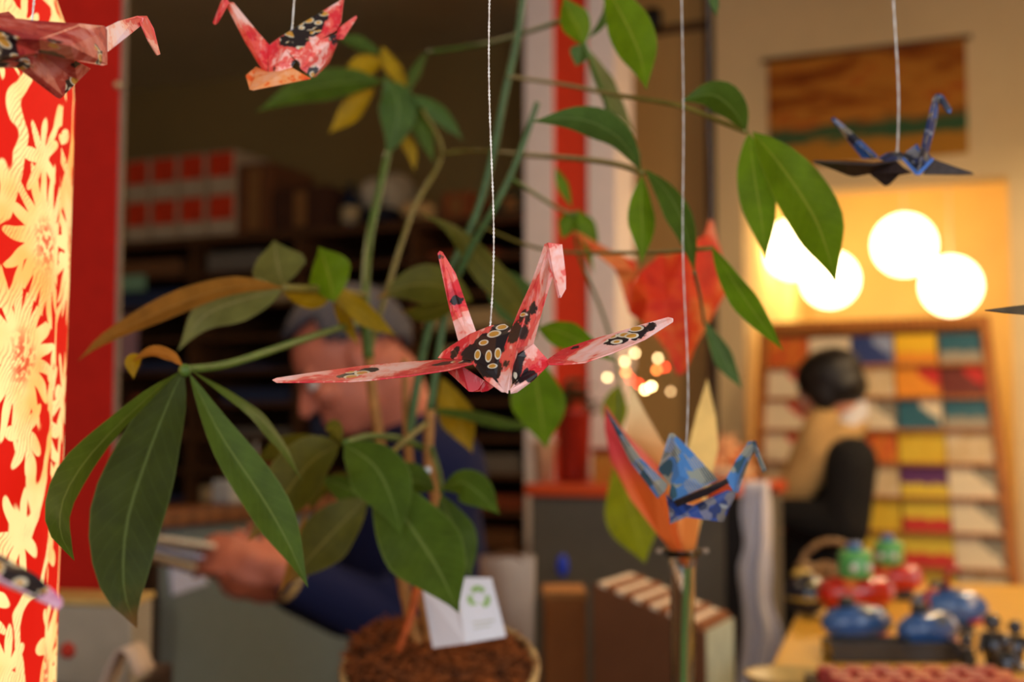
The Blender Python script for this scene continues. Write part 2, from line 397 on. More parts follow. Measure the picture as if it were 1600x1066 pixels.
# ---------------------------------------------------------------- flat shelving along the back wall
M_SHELF = wood('shelf_wood', srgb(62, 38, 20), srgb(104, 66, 36))
BS = 4.55
sa0 = ab(on_b(150, 400, BS))[0]; sa1 = ab(on_b(838, 400, BS))[0]
zS = on_b(600, 362, BS).z
ORD = ['', 'first', 'second', 'third', 'fourth', 'fifth', 'sixth', 'seventh', 'eighth', 'ninth', 'tenth', 'eleventh', 'twelfth', 'thirteenth', 'fourteenth']
def shelving():
    e = empty('shelf_unit', room((sa0+sa1)/2, BS+.3, 0), 'long brown shelf unit with many low slots for paper against the back wall', 'shelf')
    xs = [sa0 + (sa1-sa0)*k/4 for k in range(5)]
    for x in xs: MB().rbox(x-.02, x+.02, BS, BS+.6, 0, zS-.0).build('upright', M_SHELF, e)
    n = 14; dz = (zS-.12)/n
    for k in range(n+1):
        z = zS - k*dz
        MB().rbox(sa0-.02, sa1+.02, BS-.02, BS+.6, z, z+(.035 if k == 0 else .02)).build('shelf_board', M_SHELF, e)
    MB().rbox(sa0, sa1, BS+.6, BS+.62, 0, zS).build('back_board', M_DARKWOOD, e)
    kinds = [('cream', srgb(206, 178, 130)), ('brown', srgb(128, 84, 48)), ('dusky blue', srgb(52, 62, 92)), ('grey', srgb(120, 112, 100)), ('rust', srgb(150, 70, 36)), ('dark green', srgb(40, 60, 44))]
    for k in range(1, n+1):
        z = zS - k*dz + .02
        for i in range(4):
            if random.random() < .28: continue
            nm, c = random.choice(kinds); h = random.uniform(.015, dz-.055); w = random.uniform(.26, .42)
            a = xs[i] + .03 + random.uniform(0, max(.01, (xs[i+1]-xs[i])-.07-w)); f = random.uniform(0.0, .08)
            o = MB().rbox(a, a+w, BS+f, BS+f+.4, z+.0005, z+h).build('paper_stack', plain('paper_'+nm.replace(' ', '_'), c, .8), bevel=.002)
            tag(o, f'{nm} paper stack, {ORD[k]} shelf slot down, {ORD[4-i]} bay from the striped column', 'paper', f'{nm} paper stacks in the shelf slots')
shelving()
ZT = zS+.035
def put_box(px0, px1, py0, name, mat, label, cat, depth=.25, b=BS+.03, z0=None, group=None, bevel=.006):
    a0 = ab(on_b(px0, py0, b))[0]; a1 = ab(on_b(px1, py0, b))[0]; z1 = on_b((px0+px1)/2, py0, b).z
    o = MB().rbox(a0, a1, b, b+depth, (z0 or ZT)+.0005, z1).build(name, mat, bevel=bevel); return tag(o, label, cat, group)
# eight small archive boxes with red labels, two rows of four
M_ARCH = plain('archive_card', srgb(196, 172, 138), .8); M_LAB = plain('red_label', srgb(226, 62, 26), .5, vary=.25, scale=25)
zz = None
for row in (1, 0):
    for i, (px0, px1) in enumerate(((197, 233), (237, 277), (281, 320), (325, 367))):
        top = (262, 268)[0] - i*6 + (0 if row == 0 else 68)
        b = BS+.02
        a0 = ab(on_b(px0, top, b))[0]; a1 = ab(on_b(px1, top, b))[0]
        hgt = .19
        z0 = ZT + (hgt+.001 if row == 0 else 0) + .0005
        e = empty('archive_box', room((a0+a1)/2, b+.15, z0), f'red-labelled archive box, {"upper" if row == 0 else "lower"} row, {["fourth", "third", "second", "first"][i]} from the tall brown carton', 'box', 'red-labelled boxes on the shelf unit')
        MB().rbox(a0, a1, b, b+.3, z0, z0+hgt).build('body', M_ARCH, e, bevel=.004)
        MB().rbox(a0+.008, a1-.008, b-.004, b, z0+.075, z0+hgt-.008).build('label_plate', M_LAB, e)
        MB().rbox(a0+.03, a1-.03, b-.012, b-.004, z0+.03, z0+.045).build('pull', plain('pull_white', srgb(214, 200, 170)), e)
M_CARTON = plain('carton', srgb(118, 70, 36), .85, vary=.2, scale=8)
def carton(px0, px1, py, label, m=M_CARTON, dep=.34):
    b = BS+.03; a0 = ab(on_b(px0, py, b))[0]; a1 = ab(on_b(px1, py, b))[0]; z1 = on_b((px0+px1)/2, py, b).z
    e = empty('cardboard_carton', room((a0+a1)/2, b+dep/2, ZT), label, 'carton')
    MB().rbox(a0, a1, b, b+dep, ZT+.0005, z1).build('body', m, e, bevel=.004)
    MB().rbox(a0-.004, a1+.004, b+dep/2-.004, b+dep/2+.004, z1, z1+.004).build('flap_seam', M_DARKWOOD, e)
    MB().rbox((a0+a1)/2-.03, (a0+a1)/2+.03, b-.002, b, ZT+.02, z1-.02).build('tape', plain('tape', srgb(150, 104, 58), .4), e)
carton(372, 424, 255, 'tall brown carton beside the red-labelled boxes')
carton(428, 512, 292, 'wide dark brown carton on top of the shelf unit', plain('carton_dark', srgb(78, 44, 24), .85, vary=.2, scale=8))
def bottle(px, py, label, c, r=.04):
    q = on_b(px, py, BS+.12); z1 = q.z; q.z = ZT
    h = z1-ZT; e = empty('bottle', q, label, 'bottle')
    MB().lathe([(r*.9, .0005), (r, .01), (r, h*.6), (r*.45, h*.78), (r*.4, h*.9)], q, 18).build('body', plain('glass_'+str(px), c, .2), e, True)
    MB().lathe([(r*.46, h*.9), (r*.46, h)], q, 14).build('cap', plain('cap_dark', srgb(20, 24, 30)), e)
    MB().lathe([(r*1.01, h*.15), (r*1.01, h*.5)], q, 18).build('paper_label', plain('cream_label', srgb(214, 190, 140)), e, True)
bottle(548, 288, 'dark blue bottle with a cream label on the shelf unit', srgb(26, 40, 62))
def bundle(pts, label, c, name='cloth_bundle', b=BS+.2, cat='bundle'):
    """a soft bundle: overlapping rounded lumps remeshed to one body"""
    mb = MB()
    for px, py, rx, rz in pts:
        q = on_b(px, py, b); d = (q-CAM).dot(FWD); rx *= d/FPX; rz *= d/FPX
        q.z = max(q.z, ZT+rz*.93)
        mb.ell(q, (rx, .12, rz), Matrix.Rotation(-THETA, 3, 'Z'))
    low = min(v.z for v in mb.v); dz = ZT+.0005-low
    mb.v = [v+Vector((0,0,dz)) for v in mb.v]
    o = mb.build(name, plain('bundle_'+label.split()[0]+label.split()[1], c, .8, vary=.3, scale=9), smooth=True)
    m = o.modifiers.new('remesh', 'REMESH'); m.mode = 'VOXEL'; m.voxel_size = .012; m.use_smooth_shade = True
    return tag(o, label, cat)
bundle([(590, 300, 24, 30), (620, 295, 28, 34), (610, 335, 38, 26)], 'crumpled white plastic bundle on the shelf unit', srgb(196, 184, 160), b=BS+.32)
bundle([(590, 345, 22, 14), (608, 342, 16, 15)], 'dark navy folded bag in front of the white bundle', srgb(24, 26, 44), b=BS+.07)
bundle([(652, 345, 22, 18), (672, 350, 14, 16)], 'beige stuffed paper bag near the dark navy bag', srgb(200, 168, 116), b=BS+.08)
carton(690, 735, 300, 'small rust brown carton next to the beige paper bag', plain('carton_rust', srgb(146, 78, 40), .85), .2)
carton(772, 824, 300, 'dark green carton at the column end of the shelf unit', plain('carton_green', srgb(34, 52, 40), .7), .25)
# mint box and pink card hanging at the left end of the shelf unit
b = BS-.022
def hang(px0, px1, py0, py1, name, mat, label, cat):
    a0 = ab(on_b(px0, py0, b))[0]; a1 = ab(on_b(px1, py0, b))[0]; z1 = on_b(px0, py0, b).z; z0 = on_b(px0, py1, b).z
    return tag(MB().rbox(a0, a1, b-.006, b, z0, z1).build(name, mat, bevel=.001), label, cat)
hang(186, 228, 432, 456, 'price_strip', plain('mint_card', srgb(140, 186, 150)), 'mint green card strip fixed to the shelf unit edge', 'card')
hang(190, 216, 495, 575, 'pink_card', plain('pink_card', srgb(196, 150, 160)), 'dusty pink card hanging from the shelf unit edge', 'card')

# ---------------------------------------------------------------- the striped column
def column():
    bC = 3.55
    L = ab(on_b(820, 400, bC))[0]; R1 = ab(on_b(864, 400, bC))[0]; R2 = ab(on_b(919, 400, bC))[0]; R3 = ab(on_b(962, 400, bC))[0]
    mW = plain('column_white', srgb(244, 230, 226), .6, vary=.04); mR = plain('column_red', srgb(232, 60, 24), .5, vary=.06)
    e = struct(MB().rbox(R1, R2, bC+.01, bC+.16, 0, H).build('trim_2', mR))
    for x0, x1 in ((L, R1), (R2, R3)): MB().rbox(x0, x1, bC, bC+.17, 0, H).build('white_board', mW, e)
column()
# red post behind the lamp
bD = 1.62
def redpost():
    m = plain('post_red', srgb(186, 26, 10), .7, vary=.07, spec=.15)
    q0 = at(20, 500, bD); q1 = at(180, 500, bD)
    e = struct(MB().box(((q0.x+q1.x)/2, bD, H/2), q1.x-q0.x, .022, H).build('trim_3', m, bevel=.002))
    MB().box((q1.x+.0015, bD+.002, H/2), .003, .016, H).build('grey_edge', plain('edge_grey', srgb(130, 116, 104), .6), e)
    n = at(186, 117, bD-.03)
    MB().ell((q1.x-.002, bD-.012, n.z), .0045).build('nail_head', plain('brass_dull', srgb(206, 196, 150), .3, .6), e, True)
redpost()
# ================================================================== middle ground
M_GREY = plain('counter_grey', srgb(104, 98, 88), .6, vary=.05)
M_PANEL = plain('panel_grey', srgb(108, 122, 126), .6, vary=.05)
# ---------------------------------------------------------------- counter with the orange top
bQ = 3.0
ca0 = ab(on_b(830, 800, bQ))[0]; ca1 = ab(on_b(1150, 800, bQ))[0]
zQ = on_b(900, 757, bQ).z
def counter():
    e = empty('shop_counter', room((ca0+ca1)/2, bQ+.2, 0), 'grey shop counter with an orange-red top in front of the striped column', 'counter')
    MB().rbox(ca0, ca1, bQ, bQ+.5, .08, zQ-.03).build('body', M_GREY, e)
    MB().rbox(ca0-.01, ca1+.01, bQ-.02, bQ+.52, zQ-.03, zQ).build('worktop', plain('orange_top', srgb(222, 84, 40), .35, vary=.06), e, bevel=.004)
    MB().rbox(ca0+.02, ca1-.02, bQ+.03, bQ+.48, 0, .08).build('plinth', M_DARKWOOD, e)
    q = on_b(880, 884, bQ)
    MB().ell(q, (.016, .008, .028)).build('sticker', plain('blue_sticker', srgb(40, 70, 220), .4), e, True)
counter()
def on_counter(px, py=700, b=bQ+.15): q = on_b(px, py, b); q.z = zQ; return q
# red pot with dark foliage
def red_pot():
    q = on_counter(897); e = empty('potted_shrub', q, 'red pot with dark leafy shrub on the orange counter top', 'plant')
    h = on_b(897, 640, bQ+.15).z - zQ; r = 28*3.2/FPX
    MB().lathe([(r*.8, .0005), (r*.85, .01), (r, h*.9), (r*1.08, h*.92), (r*1.08, h), (r*.95, h), (r*.9, h*.85)], q, 24).build('pot', plain('pot_red', srgb(150, 34, 16), .35), e, True)
    mb = MB()
    for i in range(90):
        th = random.uniform(0, 2*PI); ph = random.uniform(0, PI*.6); rr = random.uniform(.3, 1)
        c = q + Vector((.075*rr*math.sin(ph)*math.cos(th), .06*rr*math.sin(ph)*math.sin(th), h+.0+.085*rr*math.cos(ph)))
        R = Matrix.Rotation(random.uniform(0, 6), 3, 'Z') @ Matrix.Rotation(random.uniform(-1, 1), 3, 'X')
        mb.add([c+R@Vector(v) for v in ((-.02,0,0), (0,-.009,.004), (.022,0,0), (0,.009,.004))], [(0,1,2,3)])
    f = mb.build('foliage', plain('shrub_green', srgb(38, 56, 22), .5, vary=.3), e); f['kind'] = 'stuff'
red_pot()
# string lights on a little wire arch
def string_lights():
    pts = [(949, 590, 'w'), (976, 565, 'w'), (992, 552, 'w'), (978, 582, 'o'), (985, 592, 'r'), (998, 600, 'r'), (1008, 609, 'y'), (1018, 604, 'y'), (1026, 578, 'o'), (1039, 574, 'r'), (1028, 560, 'w'), (1048, 612, 'd')]
    b_ = bQ+.28
    P = [on_b(x, y, b_) for x, y, _ in pts]
    base = on_counter(990, b=b_)
    e = empty('string_lights', base, 'string of small glowing red and yellow bulbs on a wire stand on the counter', 'string lights')
    top = on_b(990, 575, b_)
    MB().lathe([(.04, .0005), (.04, .008), (.008, .014)], base, 20).build('stand_foot', plain('wire_green', srgb(40, 60, 30)), e)
    MB().tube([base+Vector((0,0,.01)), top], .004, 6).build('stand_pole', plain('wire_green', srgb(40, 60, 30)), e)
    MB().tube(spline(P, 60), .0015, 5).build('wire', plain('wire_green', srgb(40, 60, 30)), e)
    MB().tube([top, P[3]], .0015, 5).build('hook', plain('wire_green', srgb(40, 60, 30)), e)
    G = {'w': ('glow_warm', (1, .70, .32, 1), 14), 'o': ('glow_orange', (1, .24, .05, 1), 16), 'r': ('glow_red', (1, .05, .02, 1), 16), 'y': ('glow_yellow', (1, .74, .30, 1), 34), 'd': ('glow_dim', (1, .62, .28, 1), 6)}
    for p_, (x, y, k) in zip(P, pts): MB().ell(p_, .005, nu=10, nv=7).build('bulb', emit(G[k][0], G[k][1], G[k][2]), e, True)
string_lights()
def orange_flowers():
    b_ = bQ+.12
    q = on_counter(1128, b=b_); e = empty('paper_flowers', q, 'bunch of orange and peach paper flowers in a low bowl on the counter', 'paper flowers')
    MB().lathe([(.03, .0005), (.06, .02), (.075, .045), (.07, .045), (.05, .02)], q, 20).build('bowl', plain('bowl_pale', srgb(214, 190, 150), .4), e, True)
    m1 = plain('flower_orange', srgb(236, 110, 50), .7); m2 = plain('flower_peach', srgb(242, 176, 120), .7)
    for i, (px, py) in enumerate(((1110, 712), (1135, 700), (1150, 722), (1120, 735), (1095, 728), (1160, 738))):
        c = on_b(px, py, b_+random.uniform(-.03, .03)); mb = MB()
        for k in range(7):
            th = 2*PI*k/7; d1 = Vector((math.cos(th), .3*math.sin(th), math.sin(th)))
            mb.add([c, c+d1*.03+Vector((0,-.012,0)), c+d1*.046, c+(d1*.03).cross(Vector((0,.6,0)))+d1*.02], [(0,1,2,3)])
        mb.ell(c, .012, nu=8, nv=6)
        mb.tube([q+Vector((0,0,.03)), c], .002, 5)
        mb.build('flower', m1 if i % 2 == 0 else m2, e, solid=.0008)
orange_flowers()
def counter_box():
    b_ = bQ+.05; q0 = on_b(925, 690, b_); q1 = on_b(962, 690, b_)
    a0, a1 = ab(q0)[0], ab(q1)[0]
    e = empty('wooden_box', room((a0+a1)/2, b_+.06, zQ), 'small ochre wooden box beside the red pot on the counter', 'box')
    MB().rbox(a0, a1+.03, b_, b_+.1, zQ+.0005, zQ+.075).build('body', wood('ochre_wood', srgb(176, 112, 34), srgb(206, 140, 54)), e, bevel=.003)
    MB().rbox(a0-.003, a1+.033, b_-.003, b_+.103, zQ+.076, zQ+.09).build('lid', plain('lid_red', srgb(140, 36, 20)), e, bevel=.003)
    c0 = on_counter(838, b=bQ+.1)
    k = empty('paper_cup', c0, 'tan paper cup at the shelf end of the counter top', 'cup')
    MB().lathe([(.022, .0005), (.032, .1), (.034, .104), (.03, .102), (.02, .01)], c0+Vector((.02,0,0)), 20).build('body', plain('cup_tan', srgb(202, 164, 128), .7), k, True)
    MB().lathe([(.0345, .1), (.0365, .104), (.0345, .108)], c0+Vector((.02,0,0)), 20, closed=True).build('rim', plain('cup_rim', srgb(226, 196, 160)), k, True)
counter_box()
# black stand with a white cloth at the counter's end
def cloth_stand():
    q = on_b(1153, 900, 2.75); q.z = 0
    zt = on_b(1150, 775, 2.75).z
    e = empty('black_stand', q, 'black square post standing at the end of the grey counter', 'stand')
    MB().box(q+Vector((0,0,zt/2+.01)), .045, .045, zt-.02, Matrix.Rotation(-THETA, 3, 'Z')).build('post', plain('post_black', srgb(26, 20, 18), .5), e, bevel=.003)
    MB().box(q+Vector((0,0,.01)), .22, .22, .02, Matrix.Rotation(-THETA, 3, 'Z')).build('foot', plain('post_black', srgb(26, 20, 18)), e, bevel=.003)
    MB().tube([q+Vector((0,0,zt-.02)), q+Vector((.06,-.02,zt-.01)), q+Vector((.075,-.024,zt+.02))], .006, 8).build('hook', plain('post_black', srgb(26, 20, 18)), e)
    # hanging cloth
    ks = [(1182, 752, 16), (1180, 800, 22), (1182, 850, 20), (1177, 890, 26), (1180, 940, 24), (1190, 990, 32), (1184, 1040, 30), (1174, 1100, 26), (1172, 1180, 28)]
    mb = MB(); n = 14
    cs = spline([Vector((a, b2, w)) for a, b2, w in ks], 36)
    for i, k in enumerate(cs):
        for j in range(n+1):
            s_ = j/n*2-1; c = on_b(k.x+s_*k.z, k.y, 2.70)
            mb.v.append(c + RN*(.018*math.sin(s_*7+i*.12)) )
    mb.f = [(i*(n+1)+j, i*(n+1)+j+1, (i+1)*(n+1)+j+1, (i+1)*(n+1)+j) for i in range(35) for j in range(n)]
    o = mb.build('white_cloth', plain('cloth_white', srgb(226, 222, 230), .9, vary=.04), smooth=True, solid=.003)
    tag(o, 'white folded cloth hanging from the hook of the black post', 'cloth')
cloth_stand()

# ---------------------------------------------------------------- grey partition panel with wooden cap
def panel():
    p0 = at(252, 800, 2.45); zt = p0.z; L = 1.15
    e = empty('counter_panel', Vector((p0.x, p0.y, 0))+RN*.5, 'grey counter panel with a brown wooden cap beside the man', 'counter')
    def pb(t0, t1, w0, w1, z0, z1):
        vs = [Vector((p0.x, p0.y, 0)) + RN*t + RW*w + Vector((0,0,z)) for t in (t0, t1) for w in (w0, w1) for z in (z0, z1)]
        mb = MB(); mb.add(vs, [(0,1,3,2),(4,6,7,5),(0,4,5,1),(2,3,7,6),(0,2,6,4),(1,5,7,3)]); return mb
    pb(0, L, -.04, 0, 0, zt-.03).build('panel', M_PANEL, e)
    pb(-.012, 0, -.042, .0, 0, zt-.03).build('end_strip', M_DARKWOOD, e)
    pb(-.02, L+.02, -.11, .02, zt-.03, zt).build('cap', wood('cap_wood', srgb(96, 56, 30), srgb(132, 84, 48)), e, bevel=.004)
    # paper sheet taped on the panel, small pale box on the cap
    def on_panel(px, py, off=.004):
        r = ray(px, py); o = Vector((p0.x, p0.y, 0)) + RW*off; t = (o-Vector((0,0,0))).dot(RW)/r.dot(RW); return CAM + r*t
    q = [on_panel(*k) for k in ((264, 872), (302, 868), (326, 912), (270, 931))]
    o = MB().prism(q, RW*-.003).build('paper_sheet', plain('paper_bluewhite', srgb(196, 204, 240), .8, vary=.03)); tag(o, 'small white paper sheet taped to the grey counter panel', 'paper')
    c = Vector((p0.x, p0.y, 0)) + RN*.28 + RW*-.045
    o = MB().box(c+Vector((0,0,zt+.026)), .05, .07, .05, Matrix.Rotation(-THETA, 3, 'Z')).build('tape_box', plain('box_pale', srgb(160, 164, 168), .6), bevel=.006); tag(o, 'small pale grey box standing on the wooden panel cap', 'box')
    c = Vector((p0.x, p0.y, 0)) + RN*.36 + RW*-.05
    e2 = empty('pen_cup', Vector((c.x, c.y, zt)), 'small tin pen cup standing behind the pale grey box', 'cup')
    MB().lathe([(.02, .0005), (.022, .002), (.022, .06), (.02, .06), (.019, .004)], Vector((c.x, c.y, zt)), 18).build('cup', plain('tin_grey', srgb(120, 118, 110), .35, .7), e2, True)
    for dx, dy in ((.004, .006), (-.008, 0), (.006, -.007)): MB().tube([Vector((c.x, c.y, zt+.004)), Vector((c.x+dx*2, c.y+dy*2, zt+.13))], .0035, 8).build('pen', plain('pen_grey', srgb(150, 150, 150)), e2)
panel()

# ---------------------------------------------------------------- low bench with bag, box and print file (its top lies below the picture)
ZB = .78
bench = empty('low_bench', (.2, 1.8, 0), 'low wooden bench carrying the paper bag and the print box', 'bench')
MB().box((.2, 1.77, ZB-.015), .62, .44, .03).build('bench_top', M_SHELF, bench, bevel=.004)
for x in (-.08, .48):
    for y in (1.58, 1.96): MB().box((x, y, (ZB-.03)/2), .04, .04, ZB-.03).build('leg', M_SHELF, bench)
def paper_bag():
    z1 = at(790, 872, 1.86).z; x0 = at(752, 900, 1.86).x; x1 = at(832, 900, 1.86).x
    e = empty('paper_bag', ((x0+x1)/2, 1.9, ZB), 'brown and white paper bag beside the plant pot', 'bag')
    t = NT('kraft_white'); v = t.coord(); s = t.sep(v); n1 = t.noise(v, 9, 3)
    t.base(t.mix(t.step(t.math('ADD', t.math('ADD', s[0], t.math('MULTIPLY', s[2], .35)), t.math('MULTIPLY', n1, .06)), .09, .17), srgb(116, 74, 44), srgb(206, 190, 176)), .8)
    mb = MB(); n = 6
    prof = [(0, 1, 1), (.5, 1.0, 1.0), (.8, 1.02, .8), (1, 1.04, .5)]
    w = x1-x0; h = z1-ZB-.0005
    for fz, sx, sy in prof:
        z = ZB+.0005+h*fz
        for cx, cy in ((-1,-1), (-.2,-1.06), (.3,-.95), (1,-1), (1.05,0), (1,1), (0,.95), (-1,1), (-.94,0)): mb.v.append(Vector(((x0+x1)/2+cx*w/2*sx, 1.9+cy*.05*sy, z)))
    m = 9
    mb.f = [(i*m+k, i*m+(k+1)%m, (i+1)*m+(k+1)%m, (i+1)*m+k) for i in range(3) for k in range(m)] + [tuple(range(m))]
    mb.build('bag_body', t.m, e, solid=.002)
    for sy in (-1, 1): MB().tube(spline([((x0+x1)/2-.02, 1.9+sy*.024, z1-.03), ((x0+x1)/2-.018, 1.9+sy*.025, z1+.0), ((x0+x1)/2+.018, 1.9+sy*.025, z1+.0), ((x0+x1)/2+.02, 1.9+sy*.024, z1-.03)], 10), .002, 6).build('handle', plain('string_brown', srgb(120, 80, 50)), e)
paper_bag()
def small_carton():
    q0 = at(850, 935, 1.86); q1 = at(914, 935, 1.86)
    e = empty('kraft_box', ((q0.x+q1.x)/2, 1.9, ZB), 'narrow orange-brown kraft box beside the print box', 'box')
    h = q0.z-ZB
    MB().box(((q0.x+q1.x)/2, 1.91, ZB+h/2+.0005), q1.x-q0.x, .1, h).build('body', plain('kraft', srgb(150, 92, 44), .8, vary=.15, scale=12), e, bevel=.003)
    MB().box(((q0.x+q1.x)/2, 1.91, ZB+h+.006), q1.x-q0.x+.004, .104, .012).build('lid', plain('kraft_lid', srgb(172, 116, 62), .8), e, bevel=.003)
small_carton()
def print_box():
    A = at(926, 913, 1.72); D = A + RW*.155; Bq = A + RN*.15; C = D + RN*.15
    zl = A.z; zr = D.z - .055
    e = empty('print_box', ((A.x+C.x)/2, (A.y+C.y)/2, ZB), 'brown card file box with sloping top packed with white prints', 'file box')
    mB = plain('file_brown', srgb(112, 68, 38), .8, vary=.12, scale=10); mW = plain('file_mint', srgb(196, 204, 180), .7)
    def P(s_, t_, z): return Vector((A.x, A.y, 0)) + RW*(.155*s_) + RN*(.15*t_) + Vector((0,0,z))
    zt = lambda s_: zl + (zr-zl)*s_
    th = RN*.004
    MB().prism([P(0,0,ZB+.0005), P(1,0,ZB+.0005), P(1,0,zr), P(0,0,zl)], th).build('front_panel', mB, e)
    MB().prism([P(0,1,ZB+.0005), P(1,1,ZB+.0005), P(1,1,zr), P(0,1,zl)], -th).build('back_panel', mB, e)
    MB().prism([P(0,.03,ZB+.0005), P(0,.97,ZB+.0005), P(0,.97,zl), P(0,.03,zl)], RW*.004).build('end_panel', mB, e)
    MB().prism([P(1,.03,ZB+.0005), P(1,.97,ZB+.0005), P(1,.97,zr), P(1,.03,zr)], RW*-.004).build('end_panel', mW, e)
    MB().prism([P(.03,.03,ZB+.001), P(.97,.03,ZB+.001), P(.97,.97,ZB+.001), P(.03,.97,ZB+.001)], Vector((0,0,.004))).build('base', mB, e)
    mP = plain('print_white', srgb(236, 214, 190), .7, vary=.12, scale=30); mDv = plain('divider_brown', srgb(146, 86, 46), .8)
    for k in range(6):
        s0 = .04 + k*.155
        o = MB().prism([P(s0,.05,ZB+.006), P(s0+.07,.05,ZB+.006), P(s0+.07,.05,zt(s0+.07)+.004), P(s0,.05,zt(s0)+.004)], RN*.135).build('print_bundle', mP)
        tag(o, 'bundle of white prints, %s from the mint end of the brown file box' % ['sixth', 'fifth', 'fourth', 'third', 'second', 'first'][k], 'prints', 'print bundles in the file box')
        MB().prism([P(s0+.08,.04,ZB+.006), P(s0+.145,.04,ZB+.006), P(s0+.145,.04,zt(s0+.145)+.006), P(s0+.08,.04,zt(s0+.08)+.006)], RN*.137).build('divider', mDv, e)
print_box()

# ================================================================== the yellow table and its tin toys
ZY = 1.0
def ytable():
    f0 = on_z(1192, 1064, ZY); dirn = Vector((.28, .96, 0)).normalized(); rt = Vector((dirn.y, -dirn.x, 0))
    far = on_z(1500, 912, ZY); L = (far-f0).dot(dirn)
    p0 = f0 - dirn*.22
    def P(s_, t_, z): return Vector((p0.x, p0.y, 0)) + rt*s_ + dirn*t_ + Vector((0,0,z))
    Lt = L+.22; Wd = 1.25
    e = empty('display_table', P(Wd/2, Lt/2, 0), 'yellow display table carrying the tin toys', 'table')
    MB().prism([P(0,0,ZY-.035), P(Wd,0,ZY-.035), P(Wd,Lt,ZY-.035), P(0,Lt,ZY-.035)], Vector((0,0,.035))).build('table_top', plain('yellow_lacquer', srgb(226, 172, 58), .4, vary=.05, scale=5), e, bevel=.004)
    for s_, t_ in ((.05,.05), (Wd-.09,.05), (.05,Lt-.09), (Wd-.09,Lt-.09)):
        MB().prism([P(s_,t_,0), P(s_+.04,t_,0), P(s_+.04,t_+.04,0), P(s_,t_+.04,0)], Vector((0,0,ZY-.035))).build('leg', M_DARKWOOD, e)
ytable()
def tin(name, c, rough=.28, spots=None, sc=60):
    if name in MATS: return MATS[name]
    t = NT(name); v = t.coord(); n1 = t.noise(v, 20, 2); col = t.ramp(n1, [(.3, tuple(x*.85 for x in c[:3])+(1,)), (.7, c)])
    if spots: col = t.mix(t.step(t.vor(v, sc), .33, .27), col, spots)
    t.base(col, rough, 0, .6); t.b.inputs['Coat Weight'].default_value = .5; MATS[name] = t.m; return t.m
M_TRED = tin('tin_red', srgb(206, 34, 22), spots=srgb(236, 120, 50), sc=26); M_TGRN = tin('tin_green', srgb(96, 186, 104), spots=srgb(190, 210, 90), sc=40)
M_TBLU = tin('tin_blue', srgb(56, 104, 172), spots=srgb(84, 96, 110), sc=22); M_TNAV = tin('tin_navy', srgb(26, 30, 48)); M_TGOLD = tin('tin_gold', srgb(220, 180, 80))
M_TDARK = tin('tin_dark', srgb(40, 38, 40), .35); M_WHITE = tin('tin_white', srgb(226, 226, 230))
def toy_red(px, py, s, yaw, label):
    q = on_z(px, py, ZY); e = empty('tin_toy', q, label, 'tin toy')
    R = Matrix.Rotation(yaw, 3, 'Z'); V = lambda x, y, z: q + R @ Vector((x, y, z))*s
    prof = [(-.085, .012), (-.07, .03), (-.03, .038), (.02, .04), (.06, .034), (.085, .016)]
    MB().tube([V(x, 0, .055) for x, r in prof], [r*s for x, r in prof], 18).build('body', M_TRED, e, True)
    MB().box(V(0, 0, .015), .12*s, .05*s, .0299*s, R).build('base', M_TDARK, e, bevel=.004)
    MB().lathe([(.036*s, .0), (.038*s, .005*s), (.036*s, .055*s), (.03*s, .06*s), (.0, .0605*s)], V(.0, 0, .088), 22).build('turret', M_TGRN, e, True)
    MB().lathe([(.016*s, 0), (.018*s, .008*s), (.013*s, .018*s)], V(-.002, 0, .147), 16).build('cap', tin('tin_capblue', srgb(60, 110, 180)), e, True)
    for sx in (-1, 1): MB().ell(V(sx*.017, -.035, .112), .009*s, nu=10, nv=8).build('eye', M_WHITE, e, True)
    MB().ell(V(.07, -.02, .06), (.008*s, .012*s, .018*s), R, 10, 8).build('lamp', tin('tin_pink', srgb(236, 150, 170)), e, True)
toy_red(1338, 966, .74, .1, 'red tin toy with a green turret and blue cap behind the grey-blue toy')
toy_red(1390, 936, .70, -.35, 'red tin toy with a green turret next to the wicker basket')
def toy_sub(px, py, s, yaw, label, peri=True, lift=0):
    q = on_z(px, py, ZY); e = empty('tin_submarine', q, label, 'tin toy')
    R = Matrix.Rotation(yaw, 3, 'Z'); V = lambda x, y, z: q + R @ Vector((x, y, z))*s
    prof = [(-.075, .008), (-.062, .03), (-.03, .045), (.01, .049), (.05, .04), (.072, .022), (.08, .008)]
    MB().tube([V(x, 0, .052) for x, r in prof], [r*s*.82 for x, r in prof], 20).build('hull', M_TBLU, e, True)
    MB().box(V(-.005, 0, .0105), .11*s, .055*s, .0205*s, R).build('keel', M_TDARK, e, bevel=.004)
    MB().lathe([(.018*s, 0), (.016*s, .02*s)], V(-.02, 0, .086), 16).build('hatch', M_TDARK, e, True)
    MB().ell(V(.045, -.024, .066), .010*s, nu=10, nv=8).build('porthole', M_WHITE, e, True)
    MB().ell(V(.055, -.012, .026), (.02*s, .025*s, .008*s), R, 12, 8).build('mouth', M_TRED, e, True)
    if peri:
        MB().tube([V(0, 0, .088), V(0, 0, .122), V(.004, 0, .13), V(.028, 0, .13)], .0065*s, 10).build('periscope', tin('tin_crimson', srgb(186, 24, 20)), e, True)
toy_sub(1338, 1012, .66, .15, 'grey-blue tin submarine without periscope in front of a red toy', peri=False)
toy_sub(1450, 1024, .66, .5, 'blue tin submarine with a short red periscope beside the dark tray')
toy_sub(1482, 988, .72, -.25, 'shiny blue tin submarine with bent red periscope and red mouth at the back')
